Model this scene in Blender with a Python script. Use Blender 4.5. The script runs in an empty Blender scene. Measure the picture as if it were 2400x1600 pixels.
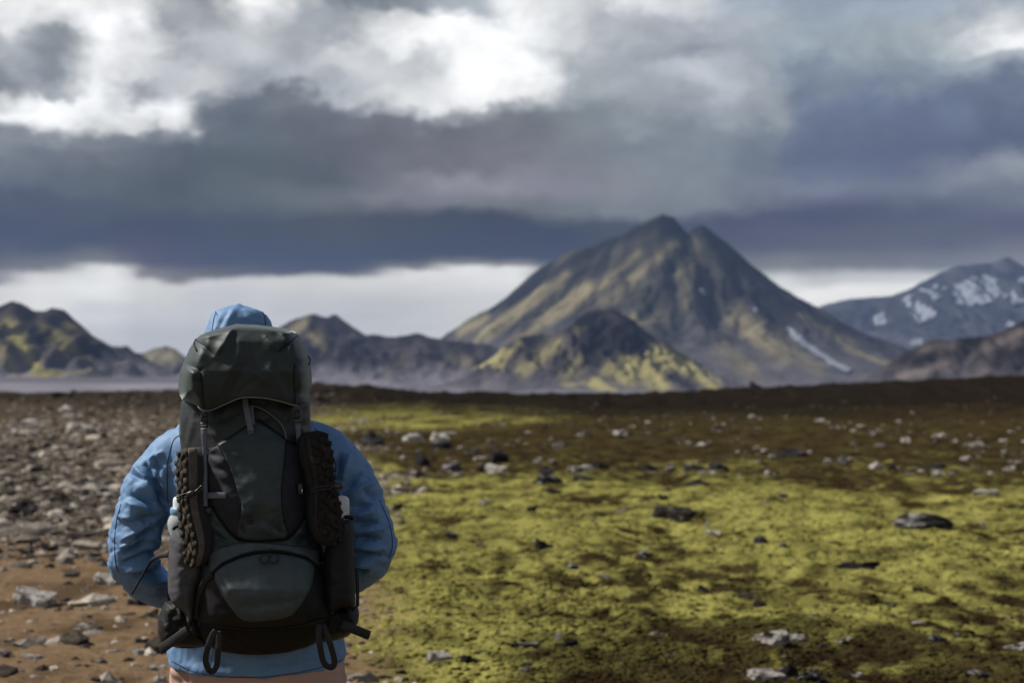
import bpy, math, random
import numpy as np
from mathutils import Vector, Matrix, noise as mnoise
from mathutils.geometry import delaunay_2d_cdt
from mathutils.bvhtree import BVHTree

R = math.radians
rng = np.random.default_rng(7)
random.seed(7)
scene = bpy.context.scene
COL = scene.collection

# ------------------------------------------------------------------ camera
H = 1.6                       # eye height of the photographer
F = 50.0 / 36.0 * 2400.0      # focal length in photograph pixels
CX, HY = 1200.0, 920.0        # optical axis column, horizon row
cam = bpy.data.cameras.new("camera")
cam.lens, cam.sensor_width = 50.0, 36.0
cam.shift_y = 0.05
cam.clip_start, cam.clip_end = 0.05, 60000.0
cam.dof.use_dof = True
cam.dof.focus_distance = 3.42
cam.dof.aperture_fstop = 3.7
cam.dof.aperture_blades = 9
camo = bpy.data.objects.new("camera", cam)
camo.location = (0, 0, H)
camo.rotation_euler = (R(90), 0, 0)
COL.objects.link(camo)
scene.camera = camo

# ------------------------------------------------------------------ exposure and renderer
scene.view_settings.view_transform = 'Standard'
scene.view_settings.look = 'None'
scene.view_settings.gamma = 1.0
scene.view_settings.exposure = 0.35
scene.render.engine = 'CYCLES'
cy = scene.cycles
cy.use_denoising = True
cy.max_bounces = 6
cy.diffuse_bounces = 3
cy.glossy_bounces = 2
cy.transmission_bounces = 4
cy.volume_bounces = 0
cy.caustics_reflective = cy.caustics_refractive = False

# ------------------------------------------------------------------ sun
SUN_AZ, SUN_EL = -81.0, 46.0        # degrees from the view direction (+Y), negative = left
sun = bpy.data.lights.new("sun", 'SUN')
sun.energy = 5.0
sun.angle = R(4.0)
sun.color = (1.0, 0.955, 0.88)
suno = bpy.data.objects.new("sun", sun)
sd = Vector((math.sin(R(SUN_AZ)) * math.cos(R(SUN_EL)), math.cos(R(SUN_AZ)) * math.cos(R(SUN_EL)), math.sin(R(SUN_EL))))
suno.rotation_euler = sd.to_track_quat('Z', 'Y').to_euler()
suno.location = (-30, 20, 60)
COL.objects.link(suno)


# ------------------------------------------------------------------ node helpers
class NT:
    def __init__(s, tree):
        s.t = tree
    def node(s, kind, **kw):
        n = s.t.nodes.new(kind)
        for k, v in kw.items():
            setattr(n, k, v)
        return n
    def put(s, inp, v):
        if v is None:
            return
        if isinstance(v, bpy.types.NodeSocket):
            s.t.links.new(v, inp)
        elif isinstance(v, (tuple, list)) and len(v) == 3 and inp.type == 'RGBA':
            inp.default_value = (*v, 1)
        else:
            inp.default_value = v
    def m(s, op, a, b=None, c=None, clamp=False):
        n = s.node('ShaderNodeMath', operation=op, use_clamp=clamp)
        for i, v in enumerate((a, b, c)):
            s.put(n.inputs[i], v)
        return n.outputs[0]
    def add(s, a, b): return s.m('ADD', a, b)
    def sub(s, a, b): return s.m('SUBTRACT', a, b)
    def mul(s, a, b): return s.m('MULTIPLY', a, b)
    def div(s, a, b): return s.m('DIVIDE', a, b)
    def rng(s, v, a, b, c=0.0, d=1.0, smooth=True):
        n = s.node('ShaderNodeMapRange', interpolation_type='SMOOTHSTEP' if smooth else 'LINEAR')
        for i, x in enumerate((v, a, b, c, d)):
            s.put(n.inputs[i], x)
        return n.outputs[0]
    def mix(s, f, a, b, mode='MIX'):
        n = s.node('ShaderNodeMix', data_type='RGBA', blend_type=mode)
        s.put(n.inputs[0], f); s.put(n.inputs[6], a); s.put(n.inputs[7], b)
        return n.outputs[2]
    def noise(s, vec, scale, detail=3.0, rough=0.5, out=0, dist=0.0):
        n = s.node('ShaderNodeTexNoise')
        s.put(n.inputs['Vector'], vec)
        s.put(n.inputs['Scale'], scale); s.put(n.inputs['Detail'], detail); s.put(n.inputs['Roughness'], rough)
        s.put(n.inputs['Distortion'], dist)
        return n.outputs[out]
    def xyz(s, x, y, z):
        n = s.node('ShaderNodeCombineXYZ')
        for i, v in enumerate((x, y, z)):
            s.put(n.inputs[i], v)
        return n.outputs[0]
    def sep(s, v):
        n = s.node('ShaderNodeSeparateXYZ'); s.put(n.inputs[0], v)
        return n.outputs[0], n.outputs[1], n.outputs[2]
    def ramp(s, f, stops, interp='EASE'):
        n = s.node('ShaderNodeValToRGB'); e = n.color_ramp; e.interpolation = interp
        while len(e.elements) < len(stops):
            e.elements.new(0.5)
        for el, (p, c) in zip(e.elements, stops):
            el.position = p; el.color = (*c, 1)
        s.put(n.inputs[0], f)
        return n.outputs[0]


def lin(c):
    return tuple(((v / 255) / 12.92 if v / 255 <= 0.04045 else ((v / 255 + 0.055) / 1.055) ** 2.4) for v in c)


# ------------------------------------------------------------------ world: broken storm clouds under a daylight sky
world = bpy.data.worlds.new("World")
scene.world = world
world.use_nodes = True
wt = world.node_tree
wt.nodes.clear()
w = NT(wt)
geo = w.node('ShaderNodeTexCoord')
dirv = geo.outputs['Generated']
dx, dy, dz = w.sep(dirv)
hyp = w.m('MAXIMUM', w.m('SQRT', w.add(w.mul(dx, dx), w.mul(dy, dy))), 0.05)
u = w.m('ARCTAN2', dx, dy)              # azimuth about +Y
v = w.div(dz, hyp)                      # tan of elevation
# domain warp: billows, drawn out sideways low in the sky
wv = w.xyz(w.mul(u, 1.0), w.mul(v, 1.35), 0.0)
n1 = w.noise(wv, 15.0, 9.0, 0.67, out=1)
n1x, n1y, n1z = w.sep(n1)
n2 = w.noise(w.xyz(u, w.mul(v, 2.6), 3.7), 5.0, 2.0, 0.5, out=1)
n2x, n2y, n2z = w.sep(n2)
hi = w.rng(v, 0.085, 0.19)              # 0 near the horizon, 1 among the cumulus
ampv = w.add(0.011, w.mul(hi, 0.050))
ampu = w.add(0.05, w.mul(hi, 0.015))
n3x, n3y, n3z = w.sep(w.noise(wv, 42.0, 5.0, 0.6, out=1))
uw = w.add(u, w.add(w.mul(w.sub(n3x, 0.5), w.mul(hi, 0.022)), w.add(w.mul(w.sub(n1x, 0.5), ampu), w.mul(w.sub(n2x, 0.5), 0.07))))
vw = w.add(v, w.add(w.mul(w.sub(n3y, 0.5), w.mul(hi, 0.022)), w.add(w.mul(w.sub(n1y, 0.5), ampv), w.mul(w.sub(n2y, 0.5), w.add(0.006, w.mul(hi, 0.03))))))
g = lambda x: (x, x + 2, x + 4)
CLOUD = {
    0: [(0, g(242)), (60, g(226)), (110, (172, 177, 184)), (190, (126, 133, 142)), (225, g(205)), (262, g(240)), (300, (134, 141, 152)), (380, (104, 114, 128)), (450, (77, 88, 112)), (520, (69, 80, 106)), (590, (86, 93, 108)), (640, (124, 126, 138)), (662, g(200)), (720, g(212)), (900, (178, 184, 195))],
    120: [(0, g(236)), (60, g(200)), (85, (136, 143, 151)), (150, (128, 136, 146)), (185, (158, 164, 172)), (205, g(246)), (255, g(250)), (300, (140, 147, 158)), (340, (105, 114, 128)), (420, (88, 99, 116)), (470, (76, 87, 110)), (560, (72, 82, 102)), (610, (110, 116, 128)), (638, g(206)), (680, g(215)), (900, (175, 181, 193))],
    320: [(0, g(226)), (60, g(234)), (140, g(216)), (185, (152, 157, 166)), (205, (170, 175, 182)), (235, g(228)), (270, g(206)), (300, (120, 127, 140)), (345, (98, 108, 122)), (450, (82, 94, 108)), (520, (70, 81, 104)), (600, (84, 90, 106)), (632, (122, 125, 136)), (655, g(206)), (760, (180, 186, 197)), (900, (170, 176, 190))],
    500: [(0, (150, 156, 164)), (60, (160, 166, 172)), (130, (186, 191, 198)), (180, g(206)), (203, (150, 158, 168)), (240, (110, 118, 132)), (300, (97, 106, 120)), (380, (85, 98, 111)), (440, (90, 102, 115)), (520, (71, 84, 104)), (600, (75, 84, 100)), (630, (100, 106, 118)), (652, (198, 201, 207)), (750, (180, 186, 197)), (900, (172, 178, 192))],
    700: [(0, (190, 195, 200)), (50, (160, 168, 176)), (110, (166, 171, 179)), (170, (178, 184, 192)), (215, (112, 120, 132)), (300, (97, 104, 119)), (380, (86, 97, 110)), (450, (98, 108, 120)), (515, (74, 86, 103)), (600, (69, 80, 95)), (628, (86, 94, 107)), (648, g(200)), (720, (184, 189, 199)), (900, (174, 180, 194))],
    930: [(0, (126, 135, 147)), (40, g(216)), (90, g(240)), (130, (192, 197, 202)), (200, g(226)), (235, (172, 178, 186)), (260, (112, 117, 130)), (330, (102, 106, 120)), (400, (110, 114, 128)), (450, (116, 121, 135)), (505, (74, 85, 100)), (592, (64, 76, 92)), (612, (110, 116, 128)), (630, g(216)), (710, (190, 195, 203)), (900, (177, 183, 197))],
    1180: [(0, g(236)), (60, g(249)), (150, g(241)), (210, g(226)), (245, (160, 166, 174)), (285, (115, 121, 132)), (360, (118, 121, 134)), (420, (140, 140, 155)), (470, (115, 122, 134)), (515, (70, 82, 98)), (592, (63, 73, 95)), (606, (120, 125, 138)), (622, g(226)), (700, (198, 202, 208)), (900, (179, 185, 198))],
    1450: [(0, (226, 229, 233)), (60, (170, 176, 184)), (130, (150, 158, 168)), (200, (166, 174, 183)), (260, (140, 150, 160)), (330, (118, 129, 142)), (420, (130, 136, 150)), (482, (122, 131, 145)), (515, (78, 90, 112)), (600, (76, 86, 110)), (640, (110, 118, 132)), (680, g(214)), (900, (182, 188, 199))],
    1750: [(0, (165, 178, 195)), (60, (170, 178, 188)), (110, (150, 160, 172)), (170, (166, 175, 185)), (240, (150, 160, 170)), (300, (118, 130, 148)), (380, (110, 122, 142)), (440, (120, 130, 148)), (500, (83, 94, 122)), (560, (92, 101, 128)), (606, (126, 133, 146)), (642, (206, 210, 215)), (700, g(226)), (900, (185, 191, 201))],
    235: [(0, g(235)), (70, g(252)), (150, g(222)), (205, g(240)), (262, g(214)), (312, (126, 131, 142)), (400, (91, 102, 116)), (480, (75, 88, 110)), (550, (70, 81, 100)), (600, (112, 118, 130)), (622, g(218)), (660, g(224)), (720, (198, 202, 209)), (800, (178, 184, 196)), (900, (166, 172, 186))],
    400: [(0, (160, 166, 172)), (80, (150, 155, 163)), (160, (198, 203, 210)), (225, g(248)), (275, g(225)), (310, (128, 136, 148)), (345, (94, 103, 118)), (450, (81, 93, 108)), (520, (69, 80, 104)), (600, (79, 86, 103)), (640, (116, 119, 131)), (662, g(202)), (760, (180, 186, 197)), (900, (170, 176, 190))],
    600: [(0, g(252)), (40, g(230)), (100, (186, 191, 197)), (170, (150, 158, 168)), (210, (105, 114, 128)), (300, (94, 105, 120)), (380, (84, 97, 110)), (440, (91, 103, 116)), (520, (71, 84, 104)), (600, (72, 82, 98)), (630, (92, 98, 112)), (650, (195, 198, 205)), (750, (180, 186, 197)), (900, (172, 178, 192))],
    800: [(0, (120, 130, 142)), (60, (158, 164, 172)), (125, (206, 210, 214)), (200, (175, 182, 190)), (245, (106, 113, 127)), (330, (98, 103, 118)), (400, (86, 97, 110)), (450, (106, 113, 126)), (510, (77, 88, 102)), (600, (66, 78, 92)), (625, (84, 92, 106)), (645, g(202)), (720, (186, 191, 201)), (900, (176, 182, 196))],
    1050: [(0, (172, 181, 191)), (50, g(246)), (150, g(253)), (220, g(236)), (250, (150, 156, 166)), (290, (108, 112, 125)), (360, (108, 111, 125)), (410, (140, 141, 155)), (450, (120, 126, 140)), (500, (71, 83, 98)), (585, (62, 74, 92)), (600, (110, 116, 130)), (618, g(226)), (700, (196, 200, 206)), (900, (178, 184, 198))],
    1300: [(0, (216, 220, 225)), (60, (205, 209, 214)), (130, (166, 173, 181)), (220, (150, 160, 168)), (280, (119, 130, 140)), (360, (125, 132, 143)), (430, (136, 136, 153)), (480, (110, 120, 132)), (530, (67, 80, 98)), (600, (66, 75, 98)), (630, (90, 98, 112)), (660, g(214)), (900, (180, 186, 198))],
    1600: [(0, (206, 210, 216)), (60, (165, 172, 182)), (110, (145, 155, 168)), (160, (188, 194, 203)), (230, (150, 160, 172)), (300, (124, 135, 150)), (400, (124, 136, 149)), (470, (125, 135, 150)), (512, (81, 92, 120)), (560, (88, 97, 125)), (620, (112, 120, 140)), (680, g(214)), (900, (184, 190, 200))],
    1850: [(0, (150, 165, 185)), (100, (151, 166, 179)), (170, (120, 135, 155)), (260, (104, 118, 145)), (350, (97, 110, 140)), (420, (116, 126, 150)), (500, (81, 92, 122)), (560, (95, 105, 130)), (605, (116, 125, 140)), (640, (186, 190, 198)), (668, g(228)), (740, g(224)), (900, (186, 192, 202))],
    2100: [(0, (150, 165, 185)), (80, (156, 169, 179)), (150, (135, 150, 165)), (250, (101, 115, 145)), (350, (94, 106, 138)), (420, (110, 121, 145)), (480, (88, 99, 126)), (550, (95, 106, 131)), (605, (116, 126, 146)), (635, (200, 204, 210)), (660, g(228)), (900, (188, 194, 204))],
    2352: [(0, (166, 176, 190)), (60, (204, 208, 214)), (100, g(242)), (132, (172, 181, 191)), (200, (110, 125, 150)), (330, (94, 108, 138)), (380, (142, 151, 166)), (450, (110, 121, 143)), (520, (90, 101, 130)), (600, (126, 133, 151)), (650, (200, 204, 212)), (900, (188, 194, 204))],
}
HD = HY * 0.98
HAZE = 0.000060
AIR = (0.17, 0.245, 0.42)                  # what that air adds at full depth


def behind_air(y, c):
    v_ = max((HD - y) / 0.98 / F, 0.02)
    t = math.exp(-HAZE * min(9300.0, 798.0 / v_))
    gy = sum(c) / 3.0
    c = tuple(gy + (q - gy) * 0.88 for q in c)
    return tuple(max(0.03, 10.0 * (q * (1.01 + 0.04 * max(0, gy - 190) / 60) - a * (1 - t)) / t) for q, a in zip(lin(c), AIR))


fr = w.m('SUBTRACT', 1.0, w.mul(vw, 0.98 * F / HD), clamp=True)      # 0 high in the view, 1 at the horizon
xs_c = sorted(CLOUD)
toU = lambda x: math.atan((x / 0.98 - CX) / F)
cols = [w.ramp(fr, [(1 - (1 - y / HD) * math.cos(toU(x)), behind_air(y, c)) for y, c in CLOUD[x]], 'EASE') for x in xs_c]
uw = w.sub(w.m('PINGPONG', w.add(uw, 0.42), 0.84), 0.42)
sky_c = cols[0]
for i in range(1, len(xs_c)):
    f = w.rng(uw, toU(xs_c[i - 1]), toU(xs_c[i]))
    sky_c = w.mix(f, sky_c, cols[i])
# broken deck overhead, out of view, darkened to lower the ambient light
pz = w.add(w.m('ABSOLUTE', dz), 0.22)
deck = w.xyz(w.div(dx, pz), w.div(dy, pz), 0.0)
nd = w.noise(deck, 0.9, 6.0, 0.58, dist=0.3)
gen = w.ramp(nd, [(0.30, tuple(10 * q for q in lin((58, 68, 88)))), (0.49, tuple(10 * q for q in lin((84, 95, 114)))), (0.61, tuple(10 * q for q in lin((142, 151, 163)))), (0.74, tuple(10 * q for q in lin((250, 250, 250))))])
nishita = w.node('ShaderNodeTexSky', sky_type='NISHITA')
nishita.sun_disc = False
nishita.sun_elevation = R(SUN_EL)
nishita.sun_rotation = R(SUN_AZ)
nishita.air_density = 1.0
gap = w.rng(nd, 0.38, 0.30, 0.0, 0.3)
gen = w.mix(gap, gen, nishita.outputs[0])
inview = w.rng(v, 0.46, 0.28)          # low sky; the deck overhead takes over above
sky_all = w.mix(inview, gen, sky_c)
# fine cloud texture
nf = w.noise(w.xyz(u, w.mul(v, 1.4), 1.3), 20.0, 7.0, 0.6, dist=0.5)
nf2 = w.noise(w.xyz(u, w.mul(v, 6.0), 5.3), 9.0, 3.0, 0.5)
tex = w.add(w.add(1.0, w.mul(w.sub(nf, 0.5), w.add(0.20, w.mul(hi, 0.75)))), w.mul(w.sub(nf2, 0.5), w.sub(0.40, w.mul(hi, 0.25))))
sky_all = w.mix(1.0, sky_all, w.xyz(tex, tex, tex), 'MULTIPLY')
sky_all = w.mix(0.012, sky_all, nishita.outputs[0])
bg = w.node('ShaderNodeBackground')
w.put(bg.inputs['Color'], sky_all)
bg.inputs['Strength'].default_value = 0.0785      # 0.1 less the camera's exposure
wo = w.node('ShaderNodeOutputWorld')
wt.links.new(bg.outputs[0], wo.inputs[0])
world.cycles.sampling_method = 'MANUAL'
world.cycles.sample_map_resolution = 512


# ------------------------------------------------------------------ numeric helpers
def W(px, py, Y):
    """photograph pixel at a given distance -> world point"""
    return np.stack(np.broadcast_arrays((np.asarray(px, float) - CX) / F * Y, np.asarray(Y, float), H - (np.asarray(py, float) - HY) / F * Y), -1)


def PX(co):
    return CX + co[:, 0] / co[:, 1] * F, HY - (co[:, 2] - H) / co[:, 1] * F


_perm = np.random.default_rng(3).permutation(4096).astype(np.int64)
_grad = np.random.default_rng(5).normal(size=(4096, 3))
_grad /= np.linalg.norm(_grad, axis=1)[:, None]


def pnoise(x, y, z=0.0):
    x, y, z = np.broadcast_arrays(np.asarray(x, float), np.asarray(y, float), np.asarray(z, float))
    xi, yi, zi = np.floor(x).astype(np.int64), np.floor(y).astype(np.int64), np.floor(z).astype(np.int64)
    xf, yf, zf = x - xi, y - yi, z - zi
    fx, fy, fz = [t * t * t * (t * (t * 6 - 15) + 10) for t in (xf, yf, zf)]
    def corner(a, b, c):
        h = _perm[(_perm[(_perm[(xi + a) & 4095] + yi + b) & 4095] + zi + c) & 4095]
        gv = _grad[h]
        return gv[..., 0] * (xf - a) + gv[..., 1] * (yf - b) + gv[..., 2] * (zf - c)
    flat = not np.any(z)
    def layer(c):
        x0 = corner(0, 0, c) * (1 - fx) + corner(1, 0, c) * fx
        x1 = corner(0, 1, c) * (1 - fx) + corner(1, 1, c) * fx
        return x0 * (1 - fy) + x1 * fy
    if flat:
        return layer(0) * 1.5
    return (layer(0) * (1 - fz) + layer(1) * fz) * 1.5


def fbm(x, y, z=0.0, oct=4, gain=0.5):
    s, a, f = 0.0, 1.0, 1.0
    for o in range(oct):
        s = s + a * pnoise(np.asarray(x) * f + 17.3 * o, np.asarray(y) * f - 9.1 * o, np.asarray(z) * f)
        a *= gain; f *= 2.03
    return s


def ridged(x, y, z=0.0, oct=4):
    s, a, f = 0.0, 1.0, 1.0
    for o in range(oct):
        s = s + a * (1 - 2 * np.abs(pnoise(np.asarray(x) * f + 5.3 * o, np.asarray(y) * f + 11.7 * o, np.asarray(z) * f)))
        a *= 0.5; f *= 2.1
    return s / 1.9


def sstep(a, b, x):
    t = np.clip((np.asarray(x, float) - a) / (b - a), 0, 1)
    return t * t * (3 - 2 * t)


def new_mesh(name, v, faces, smooth=True, colors=None):
    """faces: an int array (n,k) or a list of such arrays / of tuples"""
    me = bpy.data.meshes.new(name)
    v = np.asarray(v, np.float32).reshape(-1, 3)
    if isinstance(faces, np.ndarray):
        groups = [faces]
    elif len(faces) and isinstance(faces[0], np.ndarray) and faces[0].ndim == 2:
        groups = list(faces)
    else:
        by = {}
        for f in faces:
            by.setdefault(len(f), []).append(f)
        groups = [np.asarray(x) for x in by.values()]
    groups = [q for q in groups if len(q)]
    me.vertices.add(len(v))
    me.vertices.foreach_set('co', v.ravel())
    idx = np.concatenate([q.ravel() for q in groups]).astype(np.int32)
    tot = np.concatenate([np.full(len(q), q.shape[1]) for q in groups]).astype(np.int32)
    st = np.concatenate([[0], np.cumsum(tot)[:-1]]).astype(np.int32)
    me.loops.add(len(idx)); me.loops.foreach_set('vertex_index', idx)
    me.polygons.add(len(tot)); me.polygons.foreach_set('loop_start', st); me.polygons.foreach_set('loop_total', tot)
    me.update(calc_edges=True)
    me.validate()
    me.polygons.foreach_set('use_smooth', np.full(len(me.polygons), bool(smooth)))
    if colors is not None:
        at = me.color_attributes.new('Col', 'FLOAT_COLOR', 'POINT')
        c = np.concatenate([np.asarray(colors, np.float32), np.ones((len(v), 1), np.float32)], 1)
        at.data.foreach_set('color', c.ravel())
    return me


def obj(name, me, mat=None, parent=None, label=None, cat=None, group=None, kind=None):
    o = bpy.data.objects.new(name, me)
    COL.objects.link(o)
    if mat is not None and me is not None and not me.materials:
        me.materials.append(mat)
    if parent is not None:
        o.parent = parent
    for k, x in (('label', label), ('category', cat), ('group', group), ('kind', kind)):
        if x:
            o[k] = x
    return o


def empty(name, loc, **kw):
    o = obj(name, None, **kw)
    o.location = loc
    return o


def part(name, vf, mat, parent, smooth=True, **kw):
    """a part built in world coordinates, held in place under its thing"""
    me = vf if isinstance(vf, bpy.types.Mesh) else new_mesh(name, vf[0], vf[1], smooth)
    o = obj(name, me, mat, parent, **kw)
    if parent is not None and parent.type == 'EMPTY':
        o.matrix_parent_inverse = Matrix.Translation(parent.location).inverted()
    return o


def resample(pts, step):
    pts = np.asarray(pts, float)
    d = np.r_[0, np.cumsum(np.linalg.norm(np.diff(pts, axis=0), axis=1))]
    n = max(2, int(round(d[-1] / step)) + 1)
    t = np.linspace(0, d[-1], n)
    return np.stack([np.interp(t, d, pts[:, k]) for k in range(pts.shape[1])], -1)


def spline(pts, step, closed=False):
    """Catmull-Rom through the points, resampled"""
    p = np.asarray(pts, float)
    if closed:
        p = np.vstack([p[-1], p, p[0], p[1]])
    else:
        p = np.vstack([2 * p[0] - p[1], p, 2 * p[-1] - p[-2]])
    out = []
    for i in range(1, len(p) - 2):
        t = np.linspace(0, 1, 12, endpoint=False)[:, None]
        a, b, c, d = p[i - 1], p[i], p[i + 1], p[i + 2]
        out.append(0.5 * (2 * b + (c - a) * t + (2 * a - 5 * b + 4 * c - d) * t ** 2 + (3 * b - a - 3 * c + d) * t ** 3))
    out.append(p[-2][None])
    return resample(np.vstack(out), step)


def seg_dist(P, poly, closed=False):
    """distance of points P (n,2) to a polyline"""
    A = np.asarray(poly, float)
    B = np.roll(A, -1, 0) if closed else A[1:]
    A = A if closed else A[:-1]
    best = np.full(len(P), 1e9)
    for a, b in zip(A, B):
        ab = b - a
        t = np.clip(((P - a) @ ab) / max(ab @ ab, 1e-12), 0, 1)
        best = np.minimum(best, np.hypot(*(P - a - t[:, None] * ab).T))
    return best


def folds_px(px, py, folds, power=2.0):
    """sum of soft ridges (amp > 0) and creases (amp < 0) along segments; lengths in pixels, amplitude in metres"""
    s = np.zeros(np.shape(px))
    P = np.stack([px, py], -1).reshape(-1, 2)
    for x0, y0, x1, y1, wd, am in folds:
        a = np.array([x0, y0], float); ab = np.array([x1 - x0, y1 - y0], float)
        L = np.hypot(*ab)
        t = ((P - a) @ ab) / (L * L)
        tc = np.clip(t, 0, 1)
        d = np.hypot(*(P - a - tc[:, None] * ab).T)
        ww = wd * (0.6 + 0.8 * np.sin(np.pi * np.clip(tc, 0.05, 0.95)))
        s += (am * np.exp(-(d / ww) ** power) * (0.45 + 0.55 * np.sin(np.pi * np.clip(tc, 0.06, 0.94)))).reshape(np.shape(px))
    return s


def sweep(pts, rad, seg=10, ex=1.0, cap=True):
    """round tube along points (n,3), radius per point"""
    p = np.asarray(pts, float); n = len(p)
    rad = np.broadcast_to(np.asarray(rad, float), (n,))
    t = np.gradient(p, axis=0); t /= np.linalg.norm(t, axis=1)[:, None] + 1e-12
    nrm = np.cross(t[0], [0.3, 0.2, 0.93]); nrm /= np.linalg.norm(nrm)
    vs, th = [], np.linspace(0, 2 * np.pi, seg, endpoint=False)
    for i in range(n):
        nrm = nrm - t[i] * (nrm @ t[i]); nrm /= np.linalg.norm(nrm) + 1e-12
        b = np.cross(t[i], nrm)
        vs.append(p[i] + rad[i] * (np.cos(th)[:, None] * nrm + np.sin(th)[:, None] * b * ex))
    v = np.vstack(vs)
    k = np.arange(seg)
    f = np.vstack([np.stack([i * seg + k, i * seg + (k + 1) % seg, (i + 1) * seg + (k + 1) % seg, (i + 1) * seg + k], -1) for i in range(n - 1)])
    fs = [f]
    if cap:
        v = np.vstack([v, p[0] - t[0] * rad[0] * 0.4, p[-1] + t[-1] * rad[-1] * 0.4])
        a, b2 = n * seg, n * seg + 1
        fs.append(np.vstack([np.stack([np.full(seg, a), (k + 1) % seg, k], -1), np.stack([np.full(seg, b2), (n - 1) * seg + k, (n - 1) * seg + (k + 1) % seg], -1)]))
    return v, fs


def ribbon(pts, width, thick, normal=(0, -1, 0)):
    """flat webbing along points; normal = the way its face looks (one or one per point)"""
    p = np.asarray(pts, float); n = len(p)
    t = np.gradient(p, axis=0); t /= np.linalg.norm(t, axis=1)[:, None] + 1e-12
    N = np.broadcast_to(np.asarray(normal, float), (n, 3)).copy()
    N -= t * np.sum(N * t, 1)[:, None]; N /= np.linalg.norm(N, axis=1)[:, None] + 1e-12
    S = np.cross(t, N)
    wd = np.broadcast_to(np.asarray(width, float), (n,))[:, None] / 2
    h = thick / 2; e = min(0.0012, h * 0.6)
    prof = [(-1, 0, -h), (-1, 0, h - e), (-1, e, h), (1, -e, h), (1, 0, h - e), (1, 0, -h)]
    rings = np.stack([p + S * (s * wd + a) + N * q for s, a, q in prof], 1)
    v = rings.reshape(-1, 3); m = len(prof); k = np.arange(m)
    f = np.vstack([np.stack([i * m + k, (i + 1) * m + k, (i + 1) * m + (k + 1) % m, i * m + (k + 1) % m], -1) for i in range(n - 1)])
    ends = np.array([list(range(m)), list(range((n - 1) * m, n * m))[::-1]])
    return v, [f, ends]


def box(c, s, bev=0.0015, rot=None):
    """bevelled box: centre, full sizes"""
    sx, sy, sz = np.asarray(s, float) / 2
    b = min(bev, sx * .45, sy * .45, sz * .45)
    vs, ring = [], []
    for zz, ins in ((-sz, b), (-sz + b, 0), (sz - b, 0), (sz, b)):
        x, y = sx - ins, sy - ins
        vs += [(-x + b, -y, zz), (x - b, -y, zz), (x, -y + b, zz), (x, y - b, zz), (x - b, y, zz), (-x + b, y, zz), (-x, y - b, zz), (-x, -y + b, zz)]
    v = np.array(vs)
    k = np.arange(8)
    f = np.vstack([np.stack([i * 8 + k, i * 8 + (k + 1) % 8, (i + 1) * 8 + (k + 1) % 8, (i + 1) * 8 + k], -1) for i in range(3)])
    ends = np.array([list(range(8))[::-1], list(range(24, 32))])
    if rot is not None:
        v = v @ np.array(rot).T
    return v + np.asarray(c, float), [f, ends]


def lathe(prof, c, seg=28):
    prof = np.asarray(prof, float); th = np.linspace(0, 2 * np.pi, seg, endpoint=False)
    v = np.vstack([np.stack([c[0] + r * np.cos(th), c[1] + r * np.sin(th), np.full(seg, c[2] + z)], -1) for r, z in prof])
    k = np.arange(seg)
    f = np.vstack([np.stack([i * seg + k, i * seg + (k + 1) % seg, (i + 1) * seg + (k + 1) % seg, (i + 1) * seg + k], -1) for i in range(len(prof) - 1)])
    return v, [f]


def join(parts):
    vs, by, off = [], {}, 0
    for v, fs in parts:
        vs.append(v)
        for q in fs:
            by.setdefault(q.shape[1], []).append(q + off)
        off += len(v)
    return np.vstack(vs), [np.vstack(q) for q in by.values()]


def remesh(parts, voxel, smooth=4):
    v, f = join(parts)
    me = new_mesh('raw', v, f)
    ob = bpy.data.objects.new('raw', me)
    COL.objects.link(ob)
    md = ob.modifiers.new('r', 'REMESH'); md.mode = 'VOXEL'; md.voxel_size = voxel
    if smooth:
        ms = ob.modifiers.new('s', 'SMOOTH'); ms.iterations = smooth; ms.factor = 0.5
    dg = bpy.context.evaluated_depsgraph_get()
    out = bpy.data.meshes.new_from_object(ob.evaluated_get(dg))
    bpy.data.objects.remove(ob); bpy.data.meshes.remove(me)
    out.polygons.foreach_set('use_smooth', np.ones(len(out.polygons), bool))
    out.materials.clear()
    return out


def get_co(me):
    c = np.empty(len(me.vertices) * 3, np.float32); me.vertices.foreach_get('co', c)
    return c.reshape(-1, 3).astype(float)


def get_no(me):
    c = np.empty(len(me.vertices) * 3, np.float32); me.vertex_normals.foreach_get('vector', c)
    return c.reshape(-1, 3).astype(float)


def set_co(me, co):
    me.vertices.foreach_set('co', np.asarray(co, np.float32).ravel()); me.update()


# ------------------------------------------------------------------ materials
def new_mat(name):
    m = bpy.data.materials.new(name); m.use_nodes = True
    m.node_tree.nodes.clear()
    n = NT(m.node_tree)
    b = n.node('ShaderNodeBsdfPrincipled'); o = n.node('ShaderNodeOutputMaterial')
    m.node_tree.links.new(b.outputs[0], o.inputs[0])
    return m, n, b


def bump(n, b, height, dist, strength=1.0):
    k = n.node('ShaderNodeBump'); k.inputs['Distance'].default_value = dist; k.inputs['Strength'].default_value = strength
    n.put(k.inputs['Height'], height); n.put(b.inputs['Normal'], k.outputs[0])


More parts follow.
